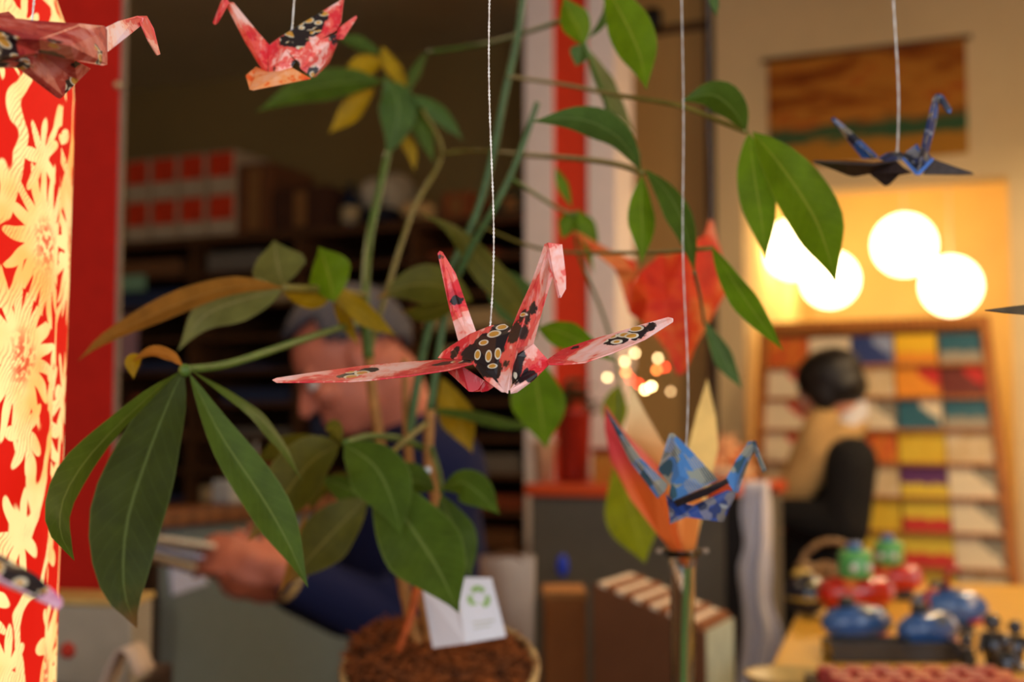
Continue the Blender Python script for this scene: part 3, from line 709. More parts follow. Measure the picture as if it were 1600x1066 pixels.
def toy_ball():
    q = on_z(1262, 962, ZY); e = empty('tin_ball', q, 'dark navy tin ball toy with a yellow flower beside the red toys', 'tin toy'); r = .034
    MB().ell(q+Vector((0,0,r+.0005)), r, nu=24, nv=16).build('body', M_TNAV, e, True)
    MB().lathe([(r*.985, 0), (r*.995, .006), (r*.97, .011), (r*.95, .011)], q+Vector((0,0,r*.75)), 26).build('band', M_TGOLD, e, True)
    d = (CAM-q).normalized(); c = q+Vector((0,0,r*1.25)) + Vector((.01,0,0)) + d*(r*.80)
    mb = MB()
    for k in range(5): mb.ell(c+Vector((math.cos(k*2*PI/5)*.007, 0, math.sin(k*2*PI/5)*.007)), (.0055, .003, .0055), nu=8, nv=6)
    mb.build('flower_print', tin('tin_yellow', srgb(226, 206, 120)), e, True)
    MB().ell(q+Vector((-.006,.01,2*r-.002)), (.018, .014, .010), nu=12, nv=8).build('knob', M_TGOLD, e, True)
toy_ball()
def basket(px, py, w, h, label, name='wicker_basket', handle=True):
    q = on_z(px, py, ZY); e = empty(name, q, label, 'basket'); m = wood('wicker', srgb(126, 92, 56), srgb(176, 136, 88), 30)
    for k in range(7):
        z = .008 + h*k/7; r = w/2*(.85+.15*k/6)
        MB().tube([q+Vector((r*math.cos(t_), r*.7*math.sin(t_), z+.003*math.sin(t_*9+k*PI))) for t_ in [2*PI*i/48 for i in range(49)]], .0055, 6, cap=False).build('cane_ring', m, e, True)
    MB().lathe([(w/2*.84, .0005), (w/2*.86, .004)], q, 24, sy=.7).build('base', m, e)
    for k in range(16):
        t_ = 2*PI*k/16; MB().tube([q+Vector((w/2*.85*math.cos(t_), w/2*.6*math.sin(t_), .004)), q+Vector((w/2*math.cos(t_), w/2*.7*math.sin(t_), h))], .004, 5).build('stake', m, e)
    if handle: MB().tube([q+Vector((w/2*.95*math.cos(t_), 0, h*.8 + .06*math.sin(t_))) for t_ in [PI*i/20 for i in range(21)]], .006, 8).build('handle', m, e, True)
basket(1300, 926, .125, .045, 'round wicker basket with an arched handle behind the red toys')
def tray():
    q = on_z(1392, 1030, ZY); e = empty('toy_tray', q, 'dark metal tray in front of the tin submarines', 'tray')
    MB().box(q+Vector((0,0,.004)), .17, .05, .007).build('tray_base', M_TDARK, e, bevel=.002)
    for sy in (-1, 1): MB().box(q+Vector((0,sy*.027,.013)), .17, .004, .025).build('tray_side', M_TDARK, e, bevel=.001)
    for sx in (-1, 1): MB().box(q+Vector((sx*.083,0,.013)), .004, .05, .025).build('tray_end', M_TDARK, e, bevel=.001)
tray()
# crate of red capsules at the front
def capsules():
    z0 = ZY; c = on_z(1436, 1052, ZY+.055); c.z = z0
    e = empty('capsule_crate', c, 'low wooden crate full of small red discs at the front of the yellow table', 'crate')
    m = M_DARKWOOD
    MB().box(c+Vector((0,0,.006)), .2, .11, .011).build('crate_base', m, e)
    for sy in (-1, 1): MB().box(c+Vector((0,sy*.057,.022)), .208, .006, .043).build('crate_side', m, e)
    for sx in (-1, 1): MB().box(c+Vector((sx*.102,0,.022)), .006, .108, .043).build('crate_end', m, e)
    mr = tin('disc_red', srgb(206, 74, 66), .4)
    proto = None
    for r in range(4):
        for k in range(7):
            x = -.083 + k*.0275 + (.006 if r % 2 else 0); y = .04 - r*.026
            for lvl in range(2):
                q = c + Vector((x, y, .0125 + lvl*.0215))
                if proto is None:
                    proto = MB().lathe([(.0, 0), (.0112, 0), (.0122, .002), (.0122, .007), (.011, .0095), (.0122, .012), (.0122, .018), (.0108, .0205), (0, .0205)], q, 14).build('red_disc', mr, smooth=False); o = proto
                    PR = proto
                else:
                    o = PR.copy(); COL.objects.link(o); o.location = q
                tag(o, 'small ribbed red disc piled in the wooden crate', 'disc', 'red discs in the crate')
capsules()
def figurine(px, py, s, yaw, label):
    q = on_z(px, py, ZY); e = empty('metal_figurine', q, label, 'figurine'); R = Matrix.Rotation(yaw, 3, 'Z'); V = lambda x, y, z: q + R @ Vector((x, y, z))*s
    m = tin('gunmetal', srgb(70, 74, 84), .2); m.node_tree.nodes['Principled BSDF'].inputs['Metallic'].default_value = .8
    MB().lathe([(.018*s, .0005), (.018*s, .006*s), (.006*s, .01*s)], q, 16).build('base', M_TDARK, e)
    MB().tube([V(0,0,.008), V(0,0,.03), V(0,0,.05)], [.009*s, .014*s, .01*s], 12).build('body', m, e, True)
    MB().ell(V(0,0,.062), .011*s, nu=12, nv=8).build('head', m, e, True)
    for sx in (-1, 1): MB().capsule(V(sx*.013,0,.046), V(sx*.024,-.008,.028), .004*s, .003*s, 8).build('arm', m, e, True)
for i, (px, py, s, yw, lb) in enumerate(((1552, 1050, 1.0, .2, 'tall gunmetal figurine in the middle of the small group'), (1512, 1062, .75, 1, 'short dark figurine closest to the red discs'), (1588, 1046, .85, -.6, 'gunmetal figurine at the back corner of the group'), (1572, 1074, .85, 2, 'gunmetal figurine standing in front of the tall one'))):
    figurine(px, py, s*1.0, yw, lb)
q = on_z(1236, 1098, ZY)
o = MB().lathe([(.02, .0005), (.036, .008), (.05, .03), (.052, .032), (.047, .03), (.033, .012), (.0, .008)], q, 24).build('cream_bowl', plain('bowl_cream', srgb(206, 176, 110), .4), smooth=True); tag(o, 'small cream bowl at the edge of the yellow table', 'bowl')
# ================================================================== people
def skin_mat(name, c):
    t = NT(name); v = t.coord(); n1 = t.noise(v, 14, 3)
    t.base(t.ramp(n1, [(.3, tuple(x*.86 for x in c[:3])+(1,)), (.7, c)]), .5, 0, .4)
    t.b.inputs['Subsurface Weight'].default_value = .08; t.b.inputs['Subsurface Radius'].default_value = (.02, .008, .004); return t.m
def knit(name, c):
    t = NT(name); v = t.coord(); w = t.wave(v, 90, 2, 2, 2, direction='Z')
    t.base(t.ramp(w, [(.2, tuple(x*.75 for x in c[:3])+(1,)), (.8, c)]), .9, 0, .15); t.bump(w, .25, .002); return t.m
def remesh(o, vox, it=6):
    m = o.modifiers.new('remesh', 'REMESH'); m.mode = 'VOXEL'; m.voxel_size = vox; m.use_smooth_shade = True
    m = o.modifiers.new('smooth', 'SMOOTH'); m.iterations = it; m.factor = .5
    return o
def limb(mb, pts, rads, seg=14):
    for i in range(len(pts)-1): mb.capsule(pts[i], pts[i+1], rads[i], rads[i+1], seg)
def hand(mb, wrist, fwd, palm_n, curl=.9, s=1.0, spread=.08, thumb_side=1):
    """palm with four unequal fingers bent at the knuckles and a thumb from its side"""
    f = Vector(fwd).normalized(); n = (Vector(palm_n) - f*Vector(palm_n).dot(f)).normalized(); side = f.cross(n)*thumb_side
    wrist = Vector(wrist); tips = []
    c = wrist + f*.048*s
    R = Matrix((f, side, n)).transposed()
    mb.ell(c, (.054*s, .042*s, .017*s), R, 16, 10)
    mb.capsule(wrist, c, .026*s, .026*s)
    for k, (off, ln, r) in enumerate(((.030, .078, .0092), (.010, .088, .0096), (-.011, .081, .0092), (-.030, .064, .0082))):
        p = wrist + (f*.088 + side*off)*s; d = (f + side*off*spread*30*.12).normalized(); ang = 0
        for j, frac in enumerate((.44, .31, .25)):
            a = curl*(.45, .6, .45)[j]; ang += a
            dd = d*math.cos(ang) + n*math.sin(ang); q = p + dd*ln*frac*s
            mb.capsule(p, q, r*s*(1-.08*j), r*s*(1-.08*(j+1)), 10); p = q
        tips.append(p)
    p = wrist + (f*.028 + side*.036 + n*.004)*s
    d1 = (f*.65 + side*.7 + n*.25).normalized(); q = p + d1*.042*s; mb.capsule(p - d1*.01*s, q, .0125*s, .011*s, 10)
    d2 = (f*.92 + side*.15 + n*.4).normalized(); r_ = q + d2*.036*s; mb.capsule(q, r_, .011*s, .0085*s, 10)
    return tips
def head_parts(mb, c, R, s=1.0):
    """skull, jaw, nose, brow, lips and ears in the frame R (x ahead, y left, z up)"""
    P = lambda x, y, z: Vector(c) + R @ Vector((x, y, z))*s
    E = lambda p, r: mb.ell(p, tuple(k*s for k in r), R, 22, 14)
    E(P(-.012, 0, .03), (.098, .077, .088)); E(P(.022, 0, -.035), (.066, .060, .078)); E(P(.045, 0, -.078), (.038, .040, .030))
    E(P(.07, 0, .022), (.022, .052, .012))                                    # brow
    mb.capsule(P(.086, 0, .012), P(.108, 0, -.024), .008*s, .013*s)           # nose
    for y in (-1, 1):
        E(P(.098, y*.011, -.027), (.010, .008, .007)); E(P(.062, y*.042, -.022), (.024, .022, .02))
        E(P(-.008, y*.078, -.01), (.018, .009, .031)); E(P(-.004, y*.079, -.033), (.010, .008, .011))
    E(P(.083, 0, -.052), (.012, .024, .0055)); E(P(.081, 0, -.064), (.012, .021, .006))
    return P
def face_extras(root, P, R, s, lipc):
    for y in (-1, 1):
        MB().ell(P(.074, y*.031, .004), tuple(k*s for k in (.012, .015, .009)), R, 12, 8).build('eye', plain('eye_white', srgb(226, 220, 212), .3), root, True)
        MB().ell(P(.0842, y*.031, .003), tuple(k*s for k in (.003, .006, .006)), R, 10, 8).build('iris', plain('iris_dark', srgb(40, 28, 20), .2), root, True)
        MB().capsule(P(.088, y*.018, .026), P(.078, y*.048, .028), .0035*s, .003*s, 8).build('eyebrow', plain('brow_dark', srgb(60, 52, 46), .8), root, True)
    MB().ell(P(.0925, 0, -.058), tuple(k*s for k in (.004, .022, .002)), R, 12, 6).build('mouth_line', plain('lip_dark', lipc, .6), root, True)
def hair_cap(root, P, R, s, mat, zcut, grow=1.06, name='hair', xcut=.06):
    """a shell over the skull, open at the face"""
    mb = MB(); nu, nv = 36, 22; keep = {}
    for j in range(nv+1):
        th = PI*j/nv
        for i in range(nu):
            ph = 2*PI*i/nu
            x = .098*grow*math.sin(th)*math.cos(ph); y = .079*grow*math.sin(th)*math.sin(ph); z = .092*grow*math.cos(th)
            wob = 1 + .02*math.sin(ph*9+j) + .015*math.sin(ph*5-j*2)
            mb.v.append(P(-.014 + x*wob, y*wob, .032 + z*wob)); keep[j*nu+i] = (z > zcut + (x+.0)*.55 and (x < xcut or z > .055))
    for j in range(nv):
        for i in range(nu):
            q = (j*nu+i, j*nu+(i+1)%nu, (j+1)*nu+(i+1)%nu, (j+1)*nu+i)
            if all(keep[k] for k in q): mb.f.append(q)
    used = sorted({i for f in mb.f for i in f}); mp = {o: n for n, o in enumerate(used)}
    mb.v = [mb.v[i] for i in used]; mb.f = [tuple(mp[i] for i in f) for f in mb.f]
    o = mb.build(name, mat, root, True); m = o.modifiers.new('solid', 'SOLIDIFY'); m.thickness = .012*s; m.offset = 1; return o
# ---------------------------------------------------------------- the man at the counter, bent over cards in his hands
def man():
    hc = at(548, 572, 2.2)
    R = frame((-.80, -.22, -.56), (-.5, 0, .86))
    root = empty('person', (at(650, 1066, 2.22).x, 2.2, 0), 'person in navy sweater with grey hair bent over cards in both hands', 'person')
    neck = at(632, 668, 2.24); chest = at(640, 790, 2.24); waist = at(655, 930, 2.24); pel = at(668, 1060, 2.24)
    shN = at(690, 738, 2.06); elN = at(650, 990, 2.02); wrN = at(440, 893, 1.93)
    shF = at(602, 735, 2.40); elF = at(540, 950, 2.36); wrF = at(446, 912, 2.10)
    foot1 = Vector((pel.x-.03, 2.12, 0)); foot2 = Vector((pel.x+.07, 2.34, 0))
    mb = MB(); P = head_parts(mb, hc, R, 1.0)
    limb(mb, [hc + R @ Vector((-.04, 0, -.05)), neck, chest, waist, pel], [.058, .062, .10, .11, .11])
    limb(mb, [shN, elN, wrN], [.05, .04, .028]); limb(mb, [shF, elF, wrF], [.05, .04, .028])
    hand(mb, wrN, at(335, 862, 1.95)-wrN, (0, .75, -.55), .75, 1.0, thumb_side=-1)
    hand(mb, wrF, at(340, 905, 2.02)-wrF, (0, -.75, .5), .65, 1.0, thumb_side=1)
    for ft, dy in ((foot1, -.09), (foot2, .09)):
        hip = pel + Vector((0, dy, -.02)); kn = (hip+ft)/2 + Vector((-.03, 0, .03)); an = ft + Vector((0, 0, .07))
        limb(mb, [hip, kn, an], [.085, .055, .04]); limb(mb, [an, ft+Vector((-.15, 0, .03))], [.035, .03])
    body = mb.build('body', skin_mat('skin_ruddy', srgb(206, 122, 96)), root); remesh(body, .0055, 3)
    face_extras(root, P, R, 1.0, srgb(130, 60, 50))
    hair_cap(root, P, R, 1.0, plain('hair_grey', srgb(74, 72, 80), .8, vary=.3, scale=200), -.012, 1.05, xcut=.035)
    # navy sweater
    mb = MB()
    sw = lambda p, r: mb.ell(p, r, None, 20, 14)
    limb(mb, [neck+Vector((.01,0,-.02)), chest, waist, pel], [.075, .125, .13, .125])
    limb(mb, [shN, (shN+shF)/2, shF], [.075, .09, .075])
    limb(mb, [shN, elN, wrN.lerp(elN, .14)], [.076, .060, .044]); limb(mb, [shF, elF, wrF.lerp(elF, .14)], [.07, .056, .044])
    o = mb.build('sweater', knit('navy_knit', srgb(34, 38, 74)), root); remesh(o, .009, 8)
    mb = MB()
    limb(mb, [pel+Vector((0,0,.02)), pel], [.127, .13])
    for ft, dy in ((foot1, -.09), (foot2, .09)):
        hip = pel + Vector((0, dy, -.02)); kn = (hip+ft)/2 + Vector((-.03, 0, .03)); limb(mb, [hip, kn, ft+Vector((0,0,.09))], [.112, .08, .06])
    o = mb.build('trousers', plain('trouser_dark', srgb(34, 34, 42), .9), root); remesh(o, .012, 6)
    for ft in (foot1, foot2):
        mb = MB(); limb(mb, [ft+Vector((.03,0,.05)), ft+Vector((-.17,0,.038))], [.049, .037]); o = mb.build('shoe', plain('shoe_dark', srgb(30, 24, 20), .4), root, True)
    # watch
    d = (elN-wrN).normalized(); c = wrN + d*.022
    w = MB(); x = d.cross(Vector((0,0,1))).normalized(); y = d.cross(x)
    w.tube([c + (x*math.cos(t_) + y*math.sin(t_))*.034 for t_ in [2*PI*i/24 for i in range(25)]], .006, 8, cap=False, up=d, flat=1.4)
    wo = w.build('watch_strap', tin('watch_gold', srgb(226, 186, 110), .2), root, True)
    MB().lathe([(.016, 0), (.018, .003), (.016, .008), (0, .0085)], c - y*.036 if y.z < 0 else c + y*.036, 20).build('watch_case', tin('watch_face', srgb(240, 224, 180), .15), wo, True)
    # the cards he holds
    fr = frame(at(250, 850, 1.96)-wrN, (0, -.2, 1))
    for i, (px, py, d_, sx, sy, sz, c_, lb, tw) in enumerate(((285, 852, 1.97, .105, .075, .007, srgb(252, 238, 206), 'cream folded card on top of the stack in the person\'s hands', .25), (272, 868, 1.985, .11, .075, .006, srgb(216, 222, 246), 'bluish white envelope in the middle of the stack in the hands', .1), (268, 880, 1.99, .115, .08, .007, srgb(250, 230, 186), 'cream envelope at the bottom of the stack in the hands', -.1))):
        o = MB().box(at(px, py, d_), sx, sy, sz, fr @ Matrix.Rotation(tw, 3, 'Z') @ Matrix.Rotation(.5, 3, 'X')).build('held_card', plain('held_%d' % i, c_, .7, vary=.05), bevel=.001); tag(o, lb, 'card')
man()
# ---------------------------------------------------------------- the woman before the card rack
def woman():
    D0 = 4.02
    hc = at(1292, 612, D0); R = frame((-.78, .50, -.38), (-.3, .2, .93))
    root = empty('person', (at(1300, 1000, D0).x, D0, 0), 'person in black coat with tan shawl and black hair before the card rack', 'person')
    neck = at(1312, 668, D0); chest = at(1300, 740, D0); waist = at(1290, 830, D0); pel = at(1272, 905, D0)
    shN = at(1330, 722, D0-.19); elN = at(1322, 826, D0-.22); wrN = at(1226, 800, D0-.12)
    shF = at(1290, 705, D0+.16); elF = at(1262, 800, D0+.14); wrF = at(1214, 782, D0+.02)
    foot1 = Vector((pel.x-.02, D0-.08, 0)); foot2 = Vector((pel.x+.05, D0+.1, 0))
    mb = MB(); P = head_parts(mb, hc, R, .95)
    limb(mb, [hc + R @ Vector((-.03, 0, -.05)), neck, chest, waist, pel], [.05, .052, .09, .09, .10])
    limb(mb, [shN, elN, wrN], [.042, .035, .024]); limb(mb, [shF, elF, wrF], [.042, .035, .024])
    hand(mb, wrN, at(1180, 775, D0-.1)-wrN, (0, .8, .5), .5, .92, thumb_side=1); hand(mb, wrF, at(1176, 765, D0)-wrF, (0, -.8, .5), .5, .92, thumb_side=-1)
    for ft, dy in ((foot1, -.08), (foot2, .08)):
        hip = pel + Vector((0, dy, -.02)); kn = (hip+ft)/2 + Vector((-.02, 0, .03)); an = ft + Vector((0, 0, .07))
        limb(mb, [hip, kn, an], [.08, .05, .036]); limb(mb, [an, ft+Vector((-.13, .02, .03))], [.032, .027])
    body = mb.build('body', skin_mat('skin_warm', srgb(216, 150, 120)), root); remesh(body, .007, 3)
    face_extras(root, P, R, .95, srgb(150, 70, 60))
    hm = plain('hair_black', srgb(20, 16, 15), .5, vary=.3, scale=150)
    mb = MB()
    mb.ell(P(-.028, 0, .045), (.108, .098, .09), R, 24, 16); mb.ell(P(-.06, 0, -.01), (.072, .088, .062), R, 20, 12)
    for y in (-1, 1): mb.ell(P(-.005, y*.07, .0), (.05, .026, .07), R, 16, 10)
    o = mb.build('hair', hm, root); remesh(o, .009, 6)
    mb = MB()
    limb(mb, [neck+Vector((0,0,-.04)), chest, waist, pel, pel+Vector((-.01,0,-.22))], [.085, .125, .125, .14, .17])
    limb(mb, [shN, (shN+shF)/2, shF], [.07, .085, .07])
    limb(mb, [shN, elN, wrN.lerp(elN, .1)], [.08, .07, .055]); limb(mb, [shF, elF, wrF.lerp(elF, .1)], [.07, .06, .05])
    o = mb.build('coat', plain('coat_black', srgb(18, 16, 17), .9), root); remesh(o, .012, 8)
    mb = MB()
    for ft, dy in ((foot1, -.08), (foot2, .08)):
        hip = pel + Vector((0, dy, -.02)); kn = (hip+ft)/2 + Vector((-.02, 0, .03)); limb(mb, [hip, kn, ft+Vector((0,0,.08))], [.10, .07, .055])
    o = mb.build('trousers', plain('trouser_black', srgb(20, 18, 20), .9), root); remesh(o, .012, 6)
    for ft in (foot1, foot2):
        mb = MB(); limb(mb, [ft+Vector((.03,0,.045)), ft+Vector((-.15,.02,.034))], [.044, .033]); mb.build('shoe', plain('shoe_dark', srgb(30, 24, 20), .4), root, True)
    # tan shawl across the front and over the near shoulder, white collar scarf at the nape
    mb = MB()
    limb(mb, [at(1338, 664, D0-.06), at(1312, 686, D0-.11), at(1280, 716, D0-.12), at(1250, 755, D0-.11), at(1236, 785, D0-.10)], [.04, .055, .065, .06, .045])
    limb(mb, [at(1280, 690, D0-.08), at(1256, 740, D0-.09)], [.07, .065]); limb(mb, [at(1288, 655, D0-.03), at(1280, 690, D0-.08)], [.056, .07])
    o = mb.build('shawl', knit('tan_wool', srgb(204, 164, 106)), root); remesh(o, .010, 8)
    mb = MB(); limb(mb, [at(1342, 640, D0-.02), at(1334, 656, D0-.06), at(1322, 668, D0-.1)], [.034, .04, .036])
    o = mb.build('white_scarf', knit('white_wool', srgb(222, 218, 222)), root); remesh(o, .009, 6)
    o = MB().box(at(1176, 768, D0-.06), .13, .09, .006, frame((-1, .2, .1), (0, -.6, .8))).build('held_card', plain('held_orange', srgb(236, 130, 70), .6), bevel=.001); tag(o, 'orange card held in the hands of the person in black', 'card')
woman()
# ================================================================== the window display in front
ZD = 1.03
M_TABLE = wood('display_wood', srgb(44, 30, 22), srgb(74, 52, 38))
tb = empty('display_stand', (0, .75, 0), 'dark wooden display stand under the plant, the vase and the lamp', 'table')
MB().box((-.14, .785, ZD-.015), .82, .73, .03).build('table_top', M_TABLE, tb, bevel=.003)
for x in (-.5, .22):
    for y in (.47, 1.1): MB().box((x, y, (ZD-.03)/2), .05, .05, ZD-.03).build('leg', M_TABLE, tb)
# side cabinet with a beige case on it
sx0 = at(60, 1000, 1.45).x; sx1 = at(250, 1000, 1.45).x
sc_ = empty('side_cabinet', ((sx0+sx1)/2-.02, 1.41, 0), 'dark low cabinet behind the red patterned lamp', 'cabinet')
MB().box(((sx0+sx1)/2-.04, 1.41, (ZD-.03)/2), sx1-sx0+.06, .22, ZD-.03).build('body', M_TABLE, sc_)
MB().box(((sx0+sx1)/2-.04, 1.41, ZD-.015), sx1-sx0+.08, .24, .03).build('top', M_TABLE, sc_, bevel=.003)
def beige_case():
    d0 = 1.42
    L = at(70, 925, d0); R_ = at(246, 955, d0+.03); e = empty('beige_case', ((L.x+R_.x)/2, d0, ZD), 'flat beige metal case with a gold edge under the red post', 'case')
    zt = at(160, 926, d0).z; m = plain('case_beige', srgb(176, 166, 148), .5, vary=.05)
    mb = MB(); mb.prism([(L.x, d0-.02, ZD+.0005), (R_.x, d0-.05, ZD+.0005), (R_.x, d0+.03, ZD+.0005), (L.x, d0+.05, ZD+.0005)], (0, 0, zt-ZD-.008)); mb.build('body', m, e, bevel=.004)
    mb = MB(); mb.prism([(L.x-.002, d0-.022, zt-.0075), (R_.x+.002, d0-.052, zt-.0075), (R_.x+.002, d0+.032, zt-.0075), (L.x-.002, d0+.052, zt-.0075)], (0, 0, .007)); mb.build('lid', plain('case_gold', srgb(214, 180, 110), .4), e, bevel=.002)
    q = at(110, 1015, d0-.045); MB().ell((q.x, d0-.03, q.z), (.009, .009, .009)).build('red_knob', plain('knob_red', srgb(200, 52, 30), .4), e, True)
beige_case()
def curled_paper():
    mb = MB(); n = 12; z0 = ZD
    q = at(212, 1040, 1.36)
    for i in range(n+1):
        t_ = i/n
        for j in (0, 1):
            x = q.x - .022 + .045*t_ + (.005 if j else 0); z = z0 + .0015 + .045*math.sin(t_*PI*.85)**1.5 + .010*t_
            mb.v.append(Vector((x, 1.305 + j*.05, z)))
    mb.f = [(2*i, 2*i+2, 2*i+3, 2*i+1) for i in range(n)]
    o = mb.build('curled_paper', plain('curl_white', srgb(220, 200, 186), .7), smooth=True, solid=.001); tag(o, 'curled white paper slip lying in front of the beige case', 'paper')
curled_paper()

# ---------------------------------------------------------------- the glowing red and cream lamp
def lamp():
    cx = -.326; cy = .62; r = .105
    e = empty('paper_lamp', (cx, cy, ZD), 'glowing tall lamp with red paper and cream flower print', 'lamp')
    t = NT('lamp_paper'); uv = t.coord('UV')
    dn = t.noise(uv, 22, 2, .5, 0, 'Color'); dv = t.vmath('SCALE', t.vmath('SUBTRACT', dn, (.5, .5, .5))); dv.node.inputs['Scale'].default_value = .02
    w = t.vmath('ADD', uv, dv)
    def flowers(scale, off, petals, R0, amp):
        vec = t.mapping(w, (scale, scale*.72, scale), off)
        pos = t.vor(vec, 1.0, 'F1', 'Position', dims='2D', rnd=.75); d = t.vmath('SUBTRACT', vec, pos); s = t.sep(d)
        ang = t.math('ARCTAN2', s[1], s[0]); rad = t.vmath('LENGTH', d)
        pet = t.math('POWER', t.math('ABSOLUTE', t.math('SINE', t.math('MULTIPLY', ang, petals))), 1.6)
        edge = t.math('ADD', R0, t.math('MULTIPLY', pet, amp))
        return t.math('SUBTRACT', edge, rad), rad, ang
    f1, rad1, a1 = flowers(13, (.3, .1, 0), 8.5, .20, .20)
    f2, rad2, a2 = flowers(24, (4.2, 1.7, 0), 3.5, .15, .24)
    m1 = t.step(f1, -.01, .015); m2 = t.step(f2, -.01, .02)
    vine = t.step(t.wave(t.mapping(w, (1, .55, 1), rot=(0, 0, .7)), 13, 9, 2.5, 1.4), .84, .90)
    red_in = t.math('MULTIPLY', t.step(rad1, .16, .05), t.step(t.noise(uv, 260, 1), .42, .56))
    hatch = t.math('MULTIPLY', t.math('MULTIPLY', t.step(t.wave(t.mapping(w, rot=(0, 0, .5)), 150, 5, 2), .66, .9), t.step(t.noise(uv, 34, 2), .42, .62)), .5)
    cream = t.math('MAXIMUM', t.math('MAXIMUM', m1, m2), vine)
    cream = t.math('MULTIPLY', cream, t.math('SUBTRACT', 1.0, t.math('MULTIPLY', red_in, .8)))
    cream = t.math('MULTIPLY', cream, t.math('SUBTRACT', 1.0, hatch))
    colr = t.mix(cream, srgb(214, 14, 8), srgb(255, 224, 150))
    dim = t.mix(.72, colr, (0, 0, 0, 1)); tone = t.mix(t.step(t.noise(uv, 15, 3, .6), .42, .68), (1.0, .74, .30, 1), (1.0, .42, .09, 1))
    t.base(dim, .7, 0, .15); t.put(t.b.inputs['Emission Color'], t.mix(cream, (.62, .010, .004, 1), tone))
    t.b.inputs['Emission Strength'].default_value = 1.12
    mb = MB(); seg = 72; zt = at(100, -20, .62).z
    prof = [(r*.965, ZD+.03)] + [(r*(.97+.03*min(1, k/18)), ZD+.03+(zt-ZD-.03)*k/20) for k in range(1, 19)] + [(r*.97, zt-.012), (r*.90, zt+.008), (r*.72, zt+.02), (r*.5, zt+.024)]
    for i, (rr, z) in enumerate(prof):
        for k in range(seg+1):
            th = 2*PI*k/seg; mb.v.append(Vector((cx+rr*math.cos(th), cy+rr*math.sin(th), z))); mb.uv[len(mb.v)-1] = (th*r, z)
    mb.f = [(i*(seg+1)+k, i*(seg+1)+k+1, (i+1)*(seg+1)+k+1, (i+1)*(seg+1)+k) for i in range(len(prof)-1) for k in range(seg)]
    mb.build('lamp_shade', t.m, e, True)
    MB().lathe([(r*1.0, .0005), (r*1.0, .02), (r*.92, .03), (.0, .03)], (cx, cy, ZD), 40).build('base', M_TABLE, e)
    MB().lathe([(.028, 0), (.033, .004), (.033, .008), (.028, .012), (.024, .006)], (cx, cy, zt+.02), 24, closed=True).build('top_ring', tin('ring_gold', srgb(210, 170, 90)), e, True)
    MB().tube([(cx, cy, ZD+.03), (cx, cy, ZD+.25)], .006, 8).build('pole', M_TDARK, e)
    MB().ell((cx, cy, ZD+.28), (.03, .03, .042)).build('bulb', emit('bulb_glow', (1, .8, .5, 1), 8), e, True)
lamp()

# ================================================================== origami cranes
def paper(name, blobs, origin, base_cols, seed=0.0, dark=srgb(30, 22, 30), thr=.58, nscale=34, sc=1.0, petals=True, gold=None):
    """patterned origami paper: soft pink or blue print, dark patches holding outlined gold petals"""
    t = NT(name); v = t.mapping(t.coord(), (sc,)*3, (seed, seed*.7, -seed))
    n1 = t.noise(v, nscale, 5, .68, .35); c = base_cols
    col = t.ramp(n1, [(.33, c[0]), (.40, c[1]), (.46, c[1]), (.475, c[2]), (.515, c[2]), (.53, c[3]), (.60, c[4])])
    st = t.noise(t.mapping(v, (1, 1, .3)), 420, 2, .6)
    col = t.mix(t.math('MULTIPLY', t.step(st, .55, .75), .35), col, c[4])
    nb = t.noise(v, 55, 4, .7, .2); d = t.step(nb, thr, thr+.012) if thr < 1 else None
    if blobs:
        co = t.coord(); nd = t.math('MULTIPLY', t.math('SUBTRACT', t.noise(co, 240, 3, .65), .5), .0055)
        for p, r in blobs:
            q = t.math('ADD', t.vmath('DISTANCE', co, tuple(Vector(p)-Vector(origin))), nd)
            m = t.step(q, r, r-.0007); d = m if d is None else t.math('MAXIMUM', d, m)
    if d is not None:
        pv = t.mapping(t.coord(), (1, .7, 1.5), rot=(.3, .4, 0)); ce = t.vor(pv, 185, 'F1', 'Distance')
        inner = t.mix(t.step(ce, .52, .46), dark, srgb(216, 208, 186))
        inner = t.mix(t.step(ce, .42, .37), inner, srgb(206, 150, 60))
        inner = t.mix(t.step(t.noise(v, 130, 2), .43, .48), dark, inner) if petals else dark
        if gold:
            co = t.coord(); inner = dark
            for p, r, sc_ in gold:
                q = t.vmath('LENGTH', t.vmath('MULTIPLY', t.vmath('SUBTRACT', co, tuple(Vector(p)-Vector(origin))), sc_))
                inner = t.mix(t.step(q, r*1.32, r*1.22), inner, srgb(222, 214, 196)); inner = t.mix(t.step(q, r*.95, r*.85), inner, srgb(204, 148, 56))
        col = t.mix(d, col, inner)
    t.base(col, .42, 0, .45); t.bump(t.noise(v, 900, 2), .06, .0005); return t.m
PINKS = [srgb(176, 18, 44), srgb(218, 44, 58), srgb(234, 92, 84), srgb(246, 168, 154), srgb(250, 206, 204)]
ORNG = [srgb(206, 44, 22), srgb(226, 70, 34), srgb(236, 104, 46), srgb(240, 150, 84), srgb(240, 172, 130)]
def blue_paper(name, c1, c2, c3, sc):
    t = NT(name); v = t.mapping(t.coord(), rot=(.35, .5, .2))
    ce = t.vor(v, sc, 'F1', 'Color', 'CHEBYCHEV', rnd=.55); s = t.sep(ce); ed = t.vor(v, sc, 'F1', 'Distance', 'CHEBYCHEV', rnd=.55)
    col = t.ramp(s[0], [(.0, c1), (.4, c2), (.75, c3)], 'CONSTANT')
    fine = t.step(t.wave(v, sc*2.0, 1.5, 1), .62, .72)
    col = t.mix(t.math('MULTIPLY', fine, t.step(s[1], .66, .70)), col, srgb(176, 168, 146))
    col = t.mix(t.step(ed, .60, .66), col, srgb(150, 156, 160))
    t.base(col, .42, 0, .45); return t.m
TH_M = plain('silver_thread', srgb(226, 224, 220), .35, .2)
